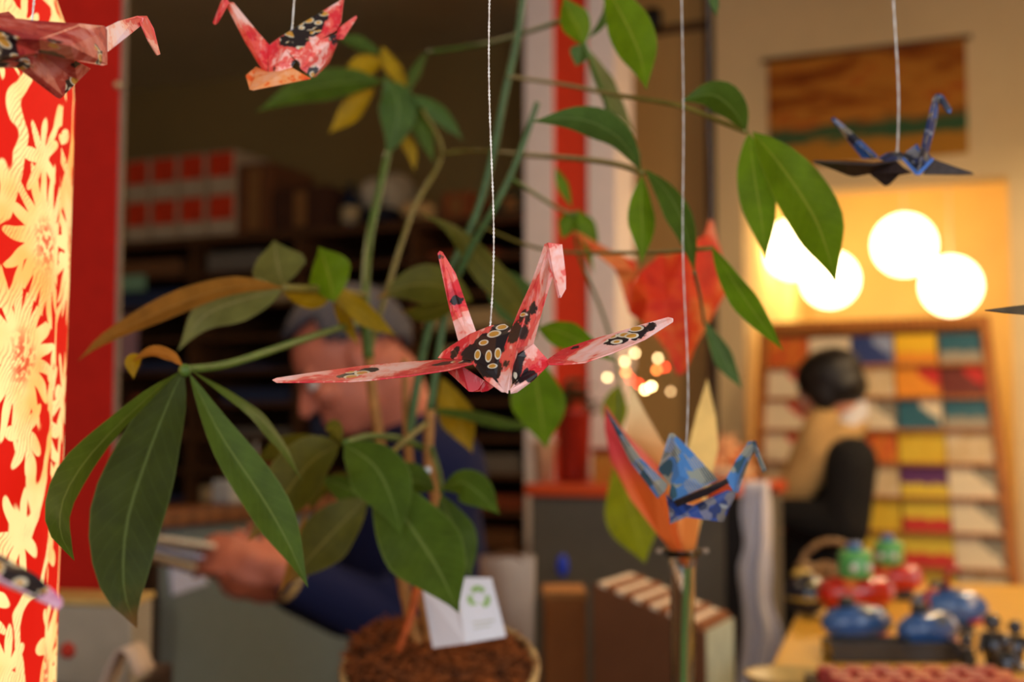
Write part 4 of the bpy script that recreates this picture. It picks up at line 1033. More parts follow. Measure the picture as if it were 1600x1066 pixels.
def thread(pt, parent, r=.00042, px_top=None):
    """twisted two-strand thread up to the ceiling"""
    p = Vector(pt); top = Vector((p.x, p.y, H)) if px_top is None else Vector(px_top)
    mb = MB(); n1 = 240; L1 = .36
    dirv = (top-p).normalized()
    for k in (0, PI):
        pts = []
        for i in range(n1+1):
            s_ = L1*i/n1; w = 2*PI*s_/.0036
            kink = Vector((.0018*math.sin(s_*42)*math.exp(-s_*9), 0, 0))
            pts.append(p + dirv*s_ + kink + Vector((math.cos(w+k), math.sin(w+k), 0))*r*.62)
        mb.tube(pts, r*.62, 5)
    mb.tube([p+dirv*L1, top-dirv*.001], r, 5)
    return mb.build('thread', TH_M, parent)
def crane(name, label, d0, parts, mat, thread_at, solid=.0006, bevel=.00022, mats=None, thr_r=.00042, wing2=None):
    """parts: (part name, [faces]); a face is a list of (px, py, depth offset)"""
    allp = [at(x, y, d0+z) for _, fs in parts for f in fs for x, y, z in f]
    L = base_of(allp); e = empty(name, L, label, 'paper crane')
    m = mat(L) if callable(mat) else mat
    last = {}
    for pn, fs in parts:
        mb = MB(); idx = {}
        for f in fs:
            ids = []
            for k in f:
                if k not in idx: idx[k] = len(mb.v); mb.v.append(at(k[0], k[1], d0+k[2]))
                ids.append(idx[k])
            mb.f.append(ids)
        par = e
        o = mb.build(pn, (mats or {}).get(pn, m), e)
        if pn == 'wing' and 'wing' in last and wing2: o.data.materials[0] = wing2
        if pn == 'head' and 'neck' in last: o.parent = last['neck']
        last[pn] = o
        md = o.modifiers.new('solid', 'SOLIDIFY'); md.thickness = solid; md.offset = 0; md.use_even_offset = False
        if bevel:
            md = o.modifiers.new('bevel', 'BEVEL'); md.width = bevel; md.segments = 2; md.limit_method = 'ANGLE'; md.angle_limit = .5
    if thread_at: thread(at(thread_at[0], thread_at[1], d0+thread_at[2]), e, thr_r)
    return e
# ---- the sharp pink crane in the middle
D0 = .49
def hero_blobs(L):
    B = [((548, 582, 0), .0052), ((575, 578, .004), .004), ((695, 566, 0), .0048), ((735, 566, -.004), .005), ((965, 524, 0), .0058), ((992, 517, 0), .0052), ((900, 541, .004), .0022), ((1018, 508, 0), .003),
         ((776, 545, -.012), .0085), ((770, 530, -.008), .006), ((782, 520, -.006), .006), ((768, 580, -.016), .007), ((706, 548, .004), .0035), ((730, 548, 0), .0035), ((757, 545, -.005), .0075), ((748, 556, -.007), .006), ((766, 560, -.012), .007),
         ((808, 520, -.022), .0045), ((834, 482, -.02), .0028), ((818, 497, -.022), .003), ((806, 578, -.02), .0055), ((824, 586, -.018), .0038), ((712, 470, .028), .0028), ((688, 402, .03), .0014), ((812, 560, -.018), .003)]
    wl, wr = (.55, .35, 1.5), (.6, .35, 1.3)
    G = [(545, 579, .003, .0014, wl), (548, 588, -.004, .0014, wl), (565, 582, 0, .0014, wl), (715, 566, 0, .0012, wl), (993, 513, .002, .0015, wr), (953, 524, .004, .0015, wr), (974, 521, 0, .0016, wr), (962, 532, -.004, .0014, wr), (986, 524, -.002, .0014, wr), (940, 531, .002, .0013, wr)]
    b1, b2 = (.62, .35, 1.25), (1.3, .35, .7)
    G += [(784, 511, -.006, .0013, b1), (770, 521, -.008, .0016, b1), (754, 535, -.006, .0012, b1), (746, 554, -.007, .0013, b2), (763, 556, -.012, .0014, b2), (778, 553, -.014, .0013, b2), (769, 572, -.016, .0010, b1), (774, 598, -.024, .0011, b1), (807, 587, -.022, .0012, b2), (818, 492, -.022, .0008, b1)]
    return paper('crane_pink_print', [(at(x, y, D0+z), r) for (x, y, z), r in B], L, PINKS, thr=2, nscale=24, gold=[(at(x, y, D0+z), r, sc_) for x, y, z, r, sc_ in G])
lw_top = [(742, 564, -.006), (705, 562, .010), (640, 566, .013), (570, 572, .012), (480, 584, .006), (432, 591, .001), (425, 594, 0)]
lw_bot = [(742, 568, -.012), (700, 579, -.014), (640, 588, -.013), (585, 594, -.012), (545, 597, -.009), (480, 598, -.004), (432, 598, -.001)]
lw_mid = [(742, 566, -.009), (702, 570, -.003), (640, 578, -.001), (572, 585, -.001), (515, 591, 0), (455, 594, 0), (428, 596, 0)]
def strip(a, b): return [[a[i], a[i+1], b[i+1], b[i]] for i in range(len(a)-1)]
rw_top = [(853, 564, -.012), (880, 546, .006), (918, 533, .009), (960, 521, .008), (1005, 507, .004), (1044, 496, .001)]
rw_bot = [(857, 570, -.016), (880, 570, -.015), (914, 567, -.014), (955, 553, -.010), (1008, 531, -.004), (1052, 503, -.001)]
rw_mid = [(855, 567, -.014), (880, 560, -.006), (916, 552, -.003), (958, 538, -.002), (1007, 518, -.001), (1052, 498, 0)]
hero = [
 ('body', [  # the puffed back, black and gold towards the front
   [(684, 560, .012), (692, 550, .012), (706, 540, .010), (720, 558, .0), (715, 562, .002)],
   [(706, 540, .010), (735, 522, .006), (748, 545, -.004), (720, 558, .0)],
   [(735, 522, .006), (768, 509, .0), (776, 528, -.010), (748, 545, -.004)],
   [(768, 509, .0), (788, 506, -.004), (797, 512, -.008), (800, 520, -.012), (776, 528, -.010)],
   [(715, 562, .002), (720, 558, .0), (748, 545, -.004), (742, 564, -.008)],
   [(748, 545, -.004), (776, 528, -.010), (772, 578, -.017), (742, 564, -.008)],
   [(776, 528, -.010), (800, 520, -.012), (782, 566, -.016), (777, 590, -.018), (772, 578, -.017)],
   [(742, 564, -.008), (772, 578, -.017), (777, 590, -.018), (786, 609, -.022), (765, 598, -.020), (752, 580, -.016)],
   [(735, 564, -.010), (742, 564, -.012), (770, 592, -.022), (790, 613, -.026), (784, 613, -.026), (758, 594, -.023)]]),
 ('underside', [
   [(700, 580, .004), (722, 572, .0), (757, 595, .0), (748, 609, .0), (740, 612, .0), (733, 612, .0)],
   [(748, 609, .001), (757, 595, .001), (772, 604, -.004), (762, 611, -.003), (752, 613, -.001)],
   [(733, 612, .0), (740, 612, .0), (762, 611, .012), (730, 590, .018), (700, 580, .004)]]),
 ('tail', [
   [(684, 396, .030), (687, 392, .030), (702, 470, .027), (730, 525, .022), (717, 535, .024), (702, 480, .028)],
   [(687, 392, .030), (691, 394, .032), (712, 428, .032), (733, 490, .030), (744, 520, .026), (730, 525, .022), (702, 470, .027)]]),
 ('neck', [
   [(852, 381, -.014), (855, 392, -.0165), (835, 452, -.021), (815, 510, -.025), (795, 526, -.020), (812, 484, -.018), (832, 440, -.016)],
   [(795, 526, -.020), (815, 510, -.025), (806, 545, -.027), (798, 582, -.028), (793, 615, -.028), (788, 612, -.026), (777, 592, -.021), (780, 566, -.019)],
   [(855, 392, -.0165), (862, 398, -.012), (864, 428, -.012), (848, 480, -.014), (833, 537, -.014), (808, 556, -.018), (806, 545, -.027), (815, 510, -.025), (835, 452, -.021)],
   [(806, 545, -.026), (808, 556, -.018), (812, 590, -.016), (798, 609, -.020), (795, 610, -.027), (798, 582, -.028)],
   [(808, 556, -.018), (833, 537, -.014), (856, 562, -.012), (812, 590, -.016)],
   [(856, 562, -.012), (857, 571, -.014), (834, 594, -.018), (808, 613, -.024), (798, 615, -.027), (797, 609, -.026), (812, 590, -.017)]]),
 ('head', [
   [(852, 381, -.014), (857, 379, -.017), (864, 420, -.0185), (876, 462, -.020), (873, 466, -.018), (862, 422, -.016)],
   [(857, 379, -.017), (878, 382, -.014), (884, 430, -.016), (884, 452, -.017), (876, 466, -.0195), (864, 420, -.0185)]]),
 ('wing', strip(lw_top, lw_mid) + strip(lw_mid, lw_bot)),
 ('wing', strip(rw_top, rw_mid) + strip(rw_mid, rw_bot))]
crane('paper_crane', 'pink paper crane with black and gold print, wings level, both tips in full view', D0, hero, hero_blobs, (766, 510, 0), thr_r=.00042)
# ---- pink crane seen from the side, wings up
Db = DD(.57)
crane_b = [
 ('neck', [[(352, 4, 0), (359, 4, -.004), (398, 62, -.006), (418, 112, -.006), (411, 110, 0), (384, 66, 0)], [(359, 4, -.004), (364, 4, 0), (402, 50, 0), (420, 70, 0), (418, 112, -.006), (398, 62, -.006)]]),
 ('head', [[(347, 0, 0), (353, -3, -.003), (344, 18, -.003), (336, 39, -.001), (333, 36, 0)], [(353, -3, -.003), (359, 4, -.004), (353, 14, -.002), (340, 36, 0), (336, 39, -.001), (344, 18, -.003)]]),
 ('body', [[(420, 72, 0), (432, 62, 0), (447, 78, -.008), (436, 100, -.010), (420, 112, -.006)], [(447, 78, -.008), (462, 97, -.010), (456, 106, -.010), (436, 112, -.010), (436, 100, -.010)], [(420, 112, -.006), (436, 100, -.010), (436, 112, -.010)]]),
 ('wing', [[(432, 62, 0), (462, 43, .004), (500, 20, .008), (500, 62, -.002), (464, 96, -.010), (447, 78, -.008)], [(500, 20, .008), (530, 2, .010), (538, -8, .010), (533, 35, .004), (525, 48, 0), (500, 62, -.002)]]),
 ('underside', [[(464, 96, -.010), (500, 62, -.002), (532, 50, .0), (526, 70, .002), (508, 98, .0), (487, 121, -.004), (470, 108, -.008)], [(487, 121, -.004), (508, 98, .0), (526, 70, .002), (514, 98, .01), (492, 120, .006)]]),
 ('tail', [[(527, 45, .004), (545, 32, .004), (557, 24, .004), (558, 28, .004), (536, 62, .003), (526, 62, .002)]]),
 ('wing', [[(384, 118, -.010), (400, 105, .004), (420, 113, -.006), (398, 124, -.014), (390, 140, -.022)], [(420, 113, -.006), (456, 106, -.010), (486, 123, -.012), (395, 141, -.024), (390, 140, -.022), (398, 124, -.014)]])]
mB_ = lambda L: paper('crane_pink_print_side', [(at(x, y, Db+z), r) for (x, y, z), r in (((482, 42, .004), .0085), ((460, 62, -.002), .0075), ((500, 28, .006), .005), ((462, 100, -.010), .0022), ((430, 106, -.008), .0015), ((520, 62, .0), .003), ((490, 116, -.004), .004), ((396, 112, 0), .003))], L, PINKS, 1.3, thr=2, nscale=38)
mo = lambda: paper('crane_orange_under', None, (0, 0, 0), ORNG, .4, thr=2)
M_ORU = mo()
e = crane('paper_crane', 'small pink paper crane facing the lamp with its gold-black wing raised', Db, crane_b, mB_, (456, 48, .003))
[c for c in e.children if c.name.startswith('wing')][1].data.materials[0] = M_ORU
# ---- pink crane over the lamp, cut by the picture's edge
Dc = .432
crane_c = [
 ('wing', [[(-90, 12, -.03), (-10, 26, -.012), (55, 33, -.006), (60, 62, -.016), (-10, 56, -.022), (-90, 44, -.03)], [(55, 33, -.006), (125, 38, -.002), (163, 41, .006), (167, 48, .008), (167, 82, .004), (110, 72, -.014), (60, 62, -.016)], [(60, 62, -.016), (110, 72, -.014), (167, 82, .004), (167, 100, .004), (160, 102, .002), (115, 93, -.008), (62, 82, -.012)], [(-90, 44, -.03), (-10, 56, -.022), (60, 62, -.016), (62, 82, -.012), (20, 94, -.014), (-60, 96, -.03)]]),
 ('underside', [[(48, 98, -.010), (62, 82, -.006), (115, 93, -.002), (141, 107, .006), (120, 128, .004), (98, 150, .002)], [(24, 104, -.012), (38, 98, -.012), (48, 98, -.010), (98, 150, .002), (93, 154, .002), (88, 152, .001)]]),
 ('body', [[(-60, 96, -.03), (20, 94, -.012), (62, 82, -.008), (48, 98, -.010), (30, 106, -.012), (-60, 106, -.03)], [(-40, 16, .012), (-5, 22, .004), (14, 19, .002), (24, 28, -.004), (-10, 27, -.010)]]),
 ('neck', [[(163, 44, .008), (185, 33, .014), (213, 25, .022), (224, 28, .022), (220, 40, .022), (196, 60, .017), (168, 81, .008)]]),
 ('head', [[(213, 25, .022), (229, 25, .026), (240, 45, .026), (246, 70, .026), (235, 58, .023), (220, 38, .021)], [(220, 38, .021), (235, 58, .023), (246, 70, .026), (250, 85, .027), (245, 87, .026), (232, 65, .022)]]),
 ('tail', [[(-60, 60, -.02), (-130, 10, -.01), (-134, 12, -.01), (-70, 92, -.02)]])]
crane_c = [(n_, [[(x, y, z*2.1) for x, y, z in f] for f in fs]) for n_, fs in crane_c]
mC_ = lambda L: paper('crane_pink_print_shaded', [(at(x, y, Dc+z*2.1), r) for (x, y, z), r in (((105, 133, .003), .0042), ((-5, 75, -.02), .008), ((30, 90, -.012), .005), ((30, 32, -.006), .004), ((85, 68, -.014), .0025), ((148, 84, 0), .0035), ((75, 90, -.01), .006), ((125, 97, 0), .003))], L, [srgb(112, 16, 34), srgb(160, 40, 46), srgb(190, 70, 60), srgb(206, 102, 90), srgb(218, 136, 132)], 2.2, thr=2, nscale=30)  # darker reds put the shade on wing and body into the print colours
M_PALE = paper('crane_pale_print', None, (0, 0, 0), PINKS[1:]+[srgb(246, 214, 226)], 2.9, thr=2, nscale=30)
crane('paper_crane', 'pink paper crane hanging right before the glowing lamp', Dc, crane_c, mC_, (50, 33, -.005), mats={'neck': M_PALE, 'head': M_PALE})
# ---- dark blue crane before the painted cloth
Dd = DD(.63)
M_BLUE = blue_paper('crane_blue_print', srgb(28, 52, 104), srgb(42, 84, 150), srgb(24, 34, 56), 160)
M_BLUE_IN = plain('crane_blue_inner', srgb(52, 42, 42), .6, vary=.35, scale=300); M_BLUE_ED = plain('crane_blue_edge', srgb(66, 112, 190), .5)
crane_d = [
 ('wing', [[(1270, 251, .02), (1320, 252, .012), (1365, 255, .004), (1400, 251, -.002), (1402, 253, -.004), (1365, 259, -.006), (1320, 257, -.004), (1272, 254, .01)], [(1272, 254, .01), (1320, 257, -.004), (1365, 259, -.006), (1402, 253, -.004), (1420, 270, -.012), (1358, 271, .014), (1336, 276, .018), (1325, 274, .018)]]),
 ('underside', [[(1358, 271, .014), (1405, 258, -.004), (1425, 270, -.010), (1405, 274, .002), (1390, 289, .012), (1383, 291, .014)]]),
 ('body', [[(1372, 248, .012), (1385, 240, .01), (1402, 236, .008), (1414, 241, 0), (1409, 250, -.004), (1385, 254, .0)], [(1409, 247, -.004), (1415, 238, .002), (1433, 225, .004), (1440, 240, .0), (1436, 266, -.010), (1430, 266, -.010)]]),
 ('neck', [[(1432, 271, -.014), (1437, 240, -.010), (1448, 195, -.004), (1458, 152, -.001), (1463, 150, -.004), (1452, 200, -.008), (1441, 248, -.014)], [(1463, 150, -.004), (1468, 158, 0), (1462, 192, .0), (1450, 240, -.006), (1441, 248, -.014), (1452, 200, -.008)], [(1432, 271, -.014), (1441, 248, -.014), (1450, 240, -.006), (1456, 249, -.004), (1440, 272, -.012)]]),
 ('head', [[(1458, 149, -.001), (1466, 146, -.004), (1473, 148, -.002), (1487, 170, -.004), (1485, 178, -.004), (1478, 174, -.004), (1466, 158, -.002)]]),
 ('tail', [[(1298, 186, .03), (1303, 183, .03), (1326, 202, .026), (1372, 245, .014), (1366, 248, .012), (1320, 206, .022)], [(1298, 186, .03), (1320, 206, .022), (1366, 248, .012), (1348, 248, .02), (1330, 226, .026)]]),
 ('wing', [[(1454, 247, -.004), (1485, 258, .0), (1518, 269, .006), (1522, 273, .006), (1500, 274, .006), (1442, 273, -.010)]]),
 ('edge_fold', [[(1408, 247, -.006), (1413, 247, -.006), (1434, 269, -.016), (1456, 247, -.008), (1460, 249, -.007), (1437, 274, -.017), (1430, 273, -.016)]])]
e = crane('paper_crane', 'dark blue paper crane hanging before the painted cloth', Dd, crane_d, M_BLUE, (1402, 238, .006), thr_r=.0006, mats={'edge_fold': M_BLUE_ED, 'underside': M_BLUE_IN})
ws = [c for c in e.children if c.name.startswith('wing')]
for w_ in ws:
    w_.data.materials[0] = M_BLUE_IN
# ---- bright blue crane before the paper lily
De = DD(.61)
M_BLUE2 = blue_paper('crane_bright_blue_print', srgb(66, 122, 186), srgb(44, 84, 104), srgb(142, 148, 140), 130)
M_BLUE2_IN = blue_paper('crane_navy_under', srgb(34, 54, 110), srgb(44, 74, 150), srgb(28, 40, 76), 190)
crane_e = [
 ('tail', [[(946, 640, .02), (950, 645, .016), (1000, 715, .008), (1044, 757, .0), (1038, 770, 0), (990, 716, .010)], [(946, 640, .02), (990, 716, .010), (1038, 770, 0), (1028, 779, .004), (985, 722, .014)]]),
 ('wing', [[(1046, 678, .004), (1052, 677, .004), (1078, 702, .0), (1062, 742, -.010), (1048, 760, -.008), (1028, 735, .004)], [(1078, 702, .0), (1122, 750, -.004), (1100, 762, -.010), (1062, 742, -.010)], [(1062, 742, -.010), (1100, 762, -.010), (1052, 783, -.014), (1045, 775, -.010), (1048, 760, -.008)]]),
 ('wing', [[(1052, 783, -.014), (1100, 764, -.022), (1136, 748, -.020), (1139, 755, -.018), (1105, 774, -.012), (1058, 792, -.010)]]),
 ('underside', [[(1040, 772, -.004), (1052, 783, -.012), (1083, 790, -.004), (1072, 808, -.002), (1047, 819, -.004), (1045, 800, -.006)], [(1083, 790, -.004), (1136, 766, -.008), (1152, 768, -.010), (1130, 816, -.008), (1122, 815, -.006), (1086, 804, .002), (1072, 808, -.002)]]),
 ('neck', [[(1134, 750, -.014), (1150, 720, -.010), (1170, 690, -.006), (1178, 691, -.010), (1162, 722, -.014), (1146, 768, -.016)], [(1178, 691, -.010), (1180, 700, -.006), (1166, 730, -.008), (1153, 770, -.010), (1146, 768, -.016), (1162, 722, -.014)]]),
 ('head', [[(1170, 690, -.006), (1180, 689, -.010), (1188, 712, -.010), (1197, 735, -.010), (1192, 739, -.008), (1182, 714, -.007)]])]
crane('paper_crane', 'bright blue paper crane with checked print in front of the paper lily', De, crane_e, M_BLUE2, (1072, 697, .0), thr_r=.00034, mats={'underside': M_BLUE2_IN}, wing2=M_BLUE_IN)
# ---- big orange crane behind
Df = DD(.86)
M_ORANGE = paper('crane_orange_print', None, (0, 0, 0), [srgb(196, 28, 12), srgb(220, 46, 18), srgb(232, 70, 22), srgb(232, 92, 32), srgb(236, 128, 60)], .9, thr=2, nscale=20)
crane_f = [
 ('neck', [[(893, 360, .02), (906, 364, .016), (948, 388, .006), (992, 408, .0), (996, 422, -.006), (960, 420, .0), (925, 392, .012)], [(996, 422, -.006), (988, 446, .0), (966, 432, .006), (960, 420, .0)]]),
 ('body', [[(966, 432, .006), (988, 446, .0), (1000, 425, .004), (1012, 470, -.016), (1006, 505, -.012), (984, 490, .0)], [(1000, 425, .004), (1032, 397, .010), (1040, 470, -.014), (1012, 470, -.016)]]),
 ('wing', [[(1032, 397, .010), (1042, 401, .006), (1076, 382, .0), (1082, 470, -.022), (1040, 470, -.014)], [(1012, 470, -.016), (1040, 470, -.014), (1082, 470, -.022), (1070, 583, -.006), (1058, 587, -.004), (1040, 545, -.006), (1006, 505, -.012)]]),
 ('wing', [[(1076, 382, .0), (1106, 364, .02), (1124, 384, .03), (1138, 450, .02), (1110, 500, -.002), (1082, 470, -.022)], [(1082, 470, -.022), (1110, 500, -.002), (1086, 542, -.004), (1070, 583, -.006)]]),
 ('tail', [[(1098, 376, .024), (1108, 343, .03), (1114, 345, .03), (1122, 382, .03)]])]
crane('paper_crane', 'large orange paper crane hanging beside the striped column', Df, crane_f, M_ORANGE, (1110, 352, .028), solid=.001, thr_r=.00014)
# ---- two cranes mostly outside the picture
Dh = .33
crane_h = [('wing', [[(-70, 842, .01), (0, 868, .006), (55, 900, .002), (96, 938, 0), (98, 946, 0), (92, 951, 0), (50, 930, -.004), (0, 904, -.008), (-70, 880, -.01)]]),
 ('body', [[(-70, 842, .01), (-70, 880, -.01), (-120, 905, -.01), (-140, 850, .0), (-110, 815, .004)], [(-120, 905, -.01), (-140, 850, .0), (-165, 890, .01)]]),
 ('neck', [[(-140, 850, 0), (-190, 760, .0), (-183, 758, .002), (-120, 832, .004)]]), ('tail', [[(-110, 815, .004), (-95, 730, .02), (-88, 732, .02), (-84, 838, .012)]])]
mH = lambda L: paper('crane_mauve_print', [(at(x, y, Dh), .006) for x, y in ((25, 888), (45, 903), (0, 880))], L, [srgb(120, 60, 110), srgb(176, 96, 140), srgb(214, 150, 180), srgb(196, 120, 160), srgb(226, 180, 200)], 3.1, thr=2)
crane('paper_crane', 'mauve paper crane with dark print whose wing tip crosses the lamp foot', Dh, crane_h, mH, (-110, 815, .004))
Di = DD(.55)
crane_i = [('wing', [[(1538, 485, 0), (1570, 481, .004), (1610, 476, .006), (1690, 474, .01), (1690, 497, -.008), (1610, 492, -.006), (1570, 489, -.003)]]),
 ('body', [[(1690, 474, .01), (1690, 497, -.008), (1730, 520, -.01), (1760, 470, .0), (1725, 440, .004)]]),
 ('neck', [[(1760, 470, 0), (1800, 380, 0), (1806, 382, .002), (1775, 470, -.004), (1735, 515, -.01)]]), ('tail', [[(1725, 440, .004), (1700, 380, .02), (1694, 382, .02), (1695, 472, .012)]])]
crane('paper_crane', 'near-black paper crane of which only a thin wing tip is in view', Di, crane_i, plain('crane_black', srgb(22, 28, 30), .5), (1725, 440, .004))

# ================================================================== paper lily in a slim glass vase
Dv = DD(.76)
def lily():
    q = at(1066, 900, Dv); vx, vy = q.x, q.y
    e = empty('paper_lily', (vx, vy, ZD), 'orange and cream folded paper lily standing in a slim glass vase', 'paper flower')
    mR = NT('lily_red'); s = mR.sep(mR.coord()); zr = at(1000, 740, Dv).z-ZD
    mR.base(mR.mix(mR.step(s[2], zr-.015, zr+.02), srgb(214, 96, 30), srgb(204, 58, 62)), .6)
    mY = NT('lily_cream'); s = mY.sep(mY.coord()); mY.base(mY.mix(mY.step(s[2], zr+.0, zr+.055), srgb(232, 150, 70), srgb(240, 208, 150)), .6)
    mW = plain('lily_yellow', srgb(240, 196, 110), .6)
    for m_ in (mR, mY): m_.b.inputs['Transmission Weight'].default_value = 0
    def petal(pts, m): 
        mb = MB(); idx = {}
        for f in pts:
            ids = []
            for k in f:
                if k not in idx: idx[k] = len(mb.v); mb.v.append(at(k[0], k[1], Dv+k[2]))
                ids.append(idx[k])
            mb.f.append(ids)
        mb.build('petal', m, e, solid=.0008)
    tip = (1074, 890, 0)
    petal([[(945, 632, -.02), (975, 675, -.024), (1020, 750, -.026), (1056, 850, -.012), tip, (1030, 838, -.012), (985, 780, -.018), (954, 720, -.016), (945, 670, -.018)]], mR.m)
    petal([[(975, 675, -.022), (1020, 750, -.024), (1056, 850, -.012), tip, (1062, 840, .006), (1030, 730, .004)]], mR.m)
    petal([[(985, 598, .03), (1005, 640, .024), (1040, 700, .01), (1066, 850, 0), tip, (1020, 790, .01), (978, 680, .022)]], mY.m)
    petal([[(1105, 592, .03), (1118, 650, .026), (1122, 700, .02), (1085, 860, 0), tip, (1066, 850, 0), (1070, 720, .014), (1090, 640, .026)]], mW)
    petal([[(1040, 700, .01), (1070, 720, .014), (1100, 760, -.004), (1088, 850, -.010), tip, (1066, 850, 0)]], mY.m)
    # stem and its lime leaf
    st = spline([at(1074, 888, Dv), at(1070, 960, Dv), Vector((vx, vy, at(1070, 1066, Dv).z)), Vector((vx, vy, ZD+.012))], 14)
    MB().tube(st, .0022, 8).build('stem', plain('stem_green', srgb(92, 132, 60), .5), e, True)
    MB().tube([p_+Vector((.004,.003,0)) for p_ in st], .0014, 8).build('support_stick', plain('stick_tan', srgb(200, 150, 90), .6), e, True)
lily()
def vase():
    q = at(1066, 900, Dv); vx, vy = q.x, q.y; h = at(1066, 860, Dv).z-ZD
    e = empty('glass_vase', (vx, vy, ZD), 'slim clear glass vase with flared lip holding the paper lily', 'vase')
    t = NT('clear_glass'); v = t.coord(); n1 = t.noise(v, 60, 2); t.base((.93, .96, .94, 1), t.math('MULTIPLY', n1, .04)); t.b.inputs['Transmission Weight'].default_value = 1; t.b.inputs['IOR'].default_value = 1.45
    r = .0088
    out = [(.026, .0005), (.027, .003), (.012, .008), (r, .02), (r, h-.016), (r*1.15, h-.006), (r*1.55, h-.001)]
    inn = [(r*1.5, h), (r*1.08, h-.006), (r-.0012, h-.016), (r-.0012, .02), (.004, .010)]
    MB().lathe(out+inn, (vx, vy, ZD), 28, closed=False).build('tube', t.m, e, True)
    MB().tube([(vx+r*1.52*math.cos(a), vy+r*1.52*math.sin(a), ZD+h) for a in [2*PI*i/28 for i in range(29)]], .0009, 8, cap=False).build('lip', t.m, e, True)
    for sx in (-1, 1): MB().ell((vx+sx*.0165, vy-.002, ZD+h-.0005), (.0024, .0022, .0018), nu=10, nv=8).build('lip_glint', plain('glint_pale', srgb(170, 150, 130), .4), e, True)  # small pale lumps stand in for the glints on the glass lip
vase()
# ================================================================== the money tree in its basket
def leaf_mat(name, c, vein, tip=None, trans=.35):
    t = NT(name); uv = t.coord('UV'); s = t.sep(uv); v = t.coord()
    au = t.math('ABSOLUTE', s[0])
    n1 = t.noise(v, 60, 3, .6)
    col = t.ramp(n1, [(.3, tuple(x*.78 for x in c[:3])+(1,)), (.7, tuple(min(1, x*1.18) for x in c[:3])+(1,))])
    ph = t.math('SUBTRACT', t.math('MULTIPLY', s[1], 16.0), t.math('MULTIPLY', au, 2.2))
    sv = t.math('ABSOLUTE', t.math('SUBTRACT', t.math('FRACT', ph), .5))
    col = t.mix(t.math('MULTIPLY', t.step(sv, .10, .02), .10), col, vein)
    col = t.mix(t.math('MULTIPLY', t.step(au, .07, .02), .75), col, vein)
    col = t.mix(t.math('MULTIPLY', t.step(au, .92, 1.0), .5), col, vein)
    if tip: col = t.mix(t.step(t.math('ADD', s[1], t.math('MULTIPLY', n1, .3)), .95, 1.2), col, tip)
    t.base(col, .5, 0, .22); t.bump(sv, .10, .0008)
    tr = t.n.new('ShaderNodeBsdfTranslucent'); t.l.new(col, tr.inputs[0])
    mx = t.n.new('ShaderNodeMixShader'); mx.inputs[0].default_value = trans
    t.l.new(t.b.outputs[0], mx.inputs[1]); t.l.new(tr.outputs[0], mx.inputs[2]); t.l.new(mx.outputs[0], t.out.inputs[0])
    return t.m
LM = {'dark': leaf_mat('leaf_dark', srgb(54, 68, 10), srgb(92, 112, 56), srgb(110, 72, 30)), 'green': leaf_mat('leaf_green', srgb(72, 98, 24), srgb(112, 134, 66)),
      'light': leaf_mat('leaf_light', srgb(98, 134, 12), srgb(140, 160, 54), trans=.45), 'olive': leaf_mat('leaf_olive', srgb(92, 92, 24), srgb(130, 122, 52), srgb(150, 104, 40)),
      'yellow': leaf_mat('leaf_yellow', srgb(170, 142, 18), srgb(190, 168, 60), trans=.45), 'tan': leaf_mat('leaf_tan', srgb(160, 112, 42), srgb(180, 140, 76)),
      'pale': leaf_mat('leaf_pale', srgb(118, 124, 64), srgb(150, 150, 96)), 'lime': leaf_mat('leaf_lime', srgb(140, 152, 8), srgb(160, 170, 50), trans=.5), 'cool': leaf_mat('leaf_cool', srgb(76, 106, 46), srgb(112, 138, 80))}
ST = {'green': plain('petiole_green', srgb(76, 104, 36), .5, vary=.2, scale=90), 'cool': plain('petiole_cool', srgb(70, 100, 56), .5, vary=.2, scale=90),
      'tan': plain('cane_tan', srgb(168, 118, 62), .7, vary=.25, scale=90), 'olive': plain('petiole_olive', srgb(120, 110, 46), .5, vary=.2, scale=90)}
DP = DD(.82)
PC = at(688, 1042, DP)
plant = empty('potted_plant', (PC.x, PC.y, ZD), 'money tree with long green leaflets growing from a coir-filled basket pot', 'plant')
def leaf(pts, w, mat, d, d2=None, tilt=None, fold=.16, belly=.5):
    """pts: pixels along the midrib; w: widest apparent width in pixels; d..d2: depth along it"""
    d2 = DD(d if d2 is None else d2); d = DD(d); n = 15; m = 6; k = len(pts)
    C = spline([at(x, y, d + (d2-d)*i/(k-1)) for i, (x, y) in enumerate(pts)], n)
    tilt = math.radians(random.uniform(-32, 32) if tilt is None else tilt)
    mb = MB(); W_ = w*(d+d2)/2/FPX/2/max(.25, math.cos(tilt))
    view = ((C[n//2]-CAM).normalized())
    for i, c in enumerate(C):
        t_ = i/(n-1); tg = (C[min(i+1, n-1)]-C[max(i-1, 0)]).normalized()
        s0 = tg.cross(view).normalized(); n0 = s0.cross(tg).normalized()
        sd = s0*math.cos(tilt) + n0*math.sin(tilt); nn = sd.cross(tg).normalized()
        e_ = math.log(.5)/math.log(belly)
        tt = min(1, max(0, t_))**e_; prof = max(0, math.sin(PI*tt))**(.85 if tt < .5 else 1.2) * (.8+.2*math.sin(PI*t_)) + .010
        for j in range(m+1):
            u = j/m*2-1
            mb.v.append(c + sd*u*W_*prof + nn*(abs(u)*fold*W_*prof + .05*W_*math.sin(t_*19+u*2)*abs(u)*prof)); mb.uv[len(mb.v)-1] = (u, t_)
    mb.f = [(i*(m+1)+j, i*(m+1)+j+1, (i+1)*(m+1)+j+1, (i+1)*(m+1)+j) for i in range(n-1) for j in range(m)]
    return mb.build('leaf', LM[mat], plant, True)
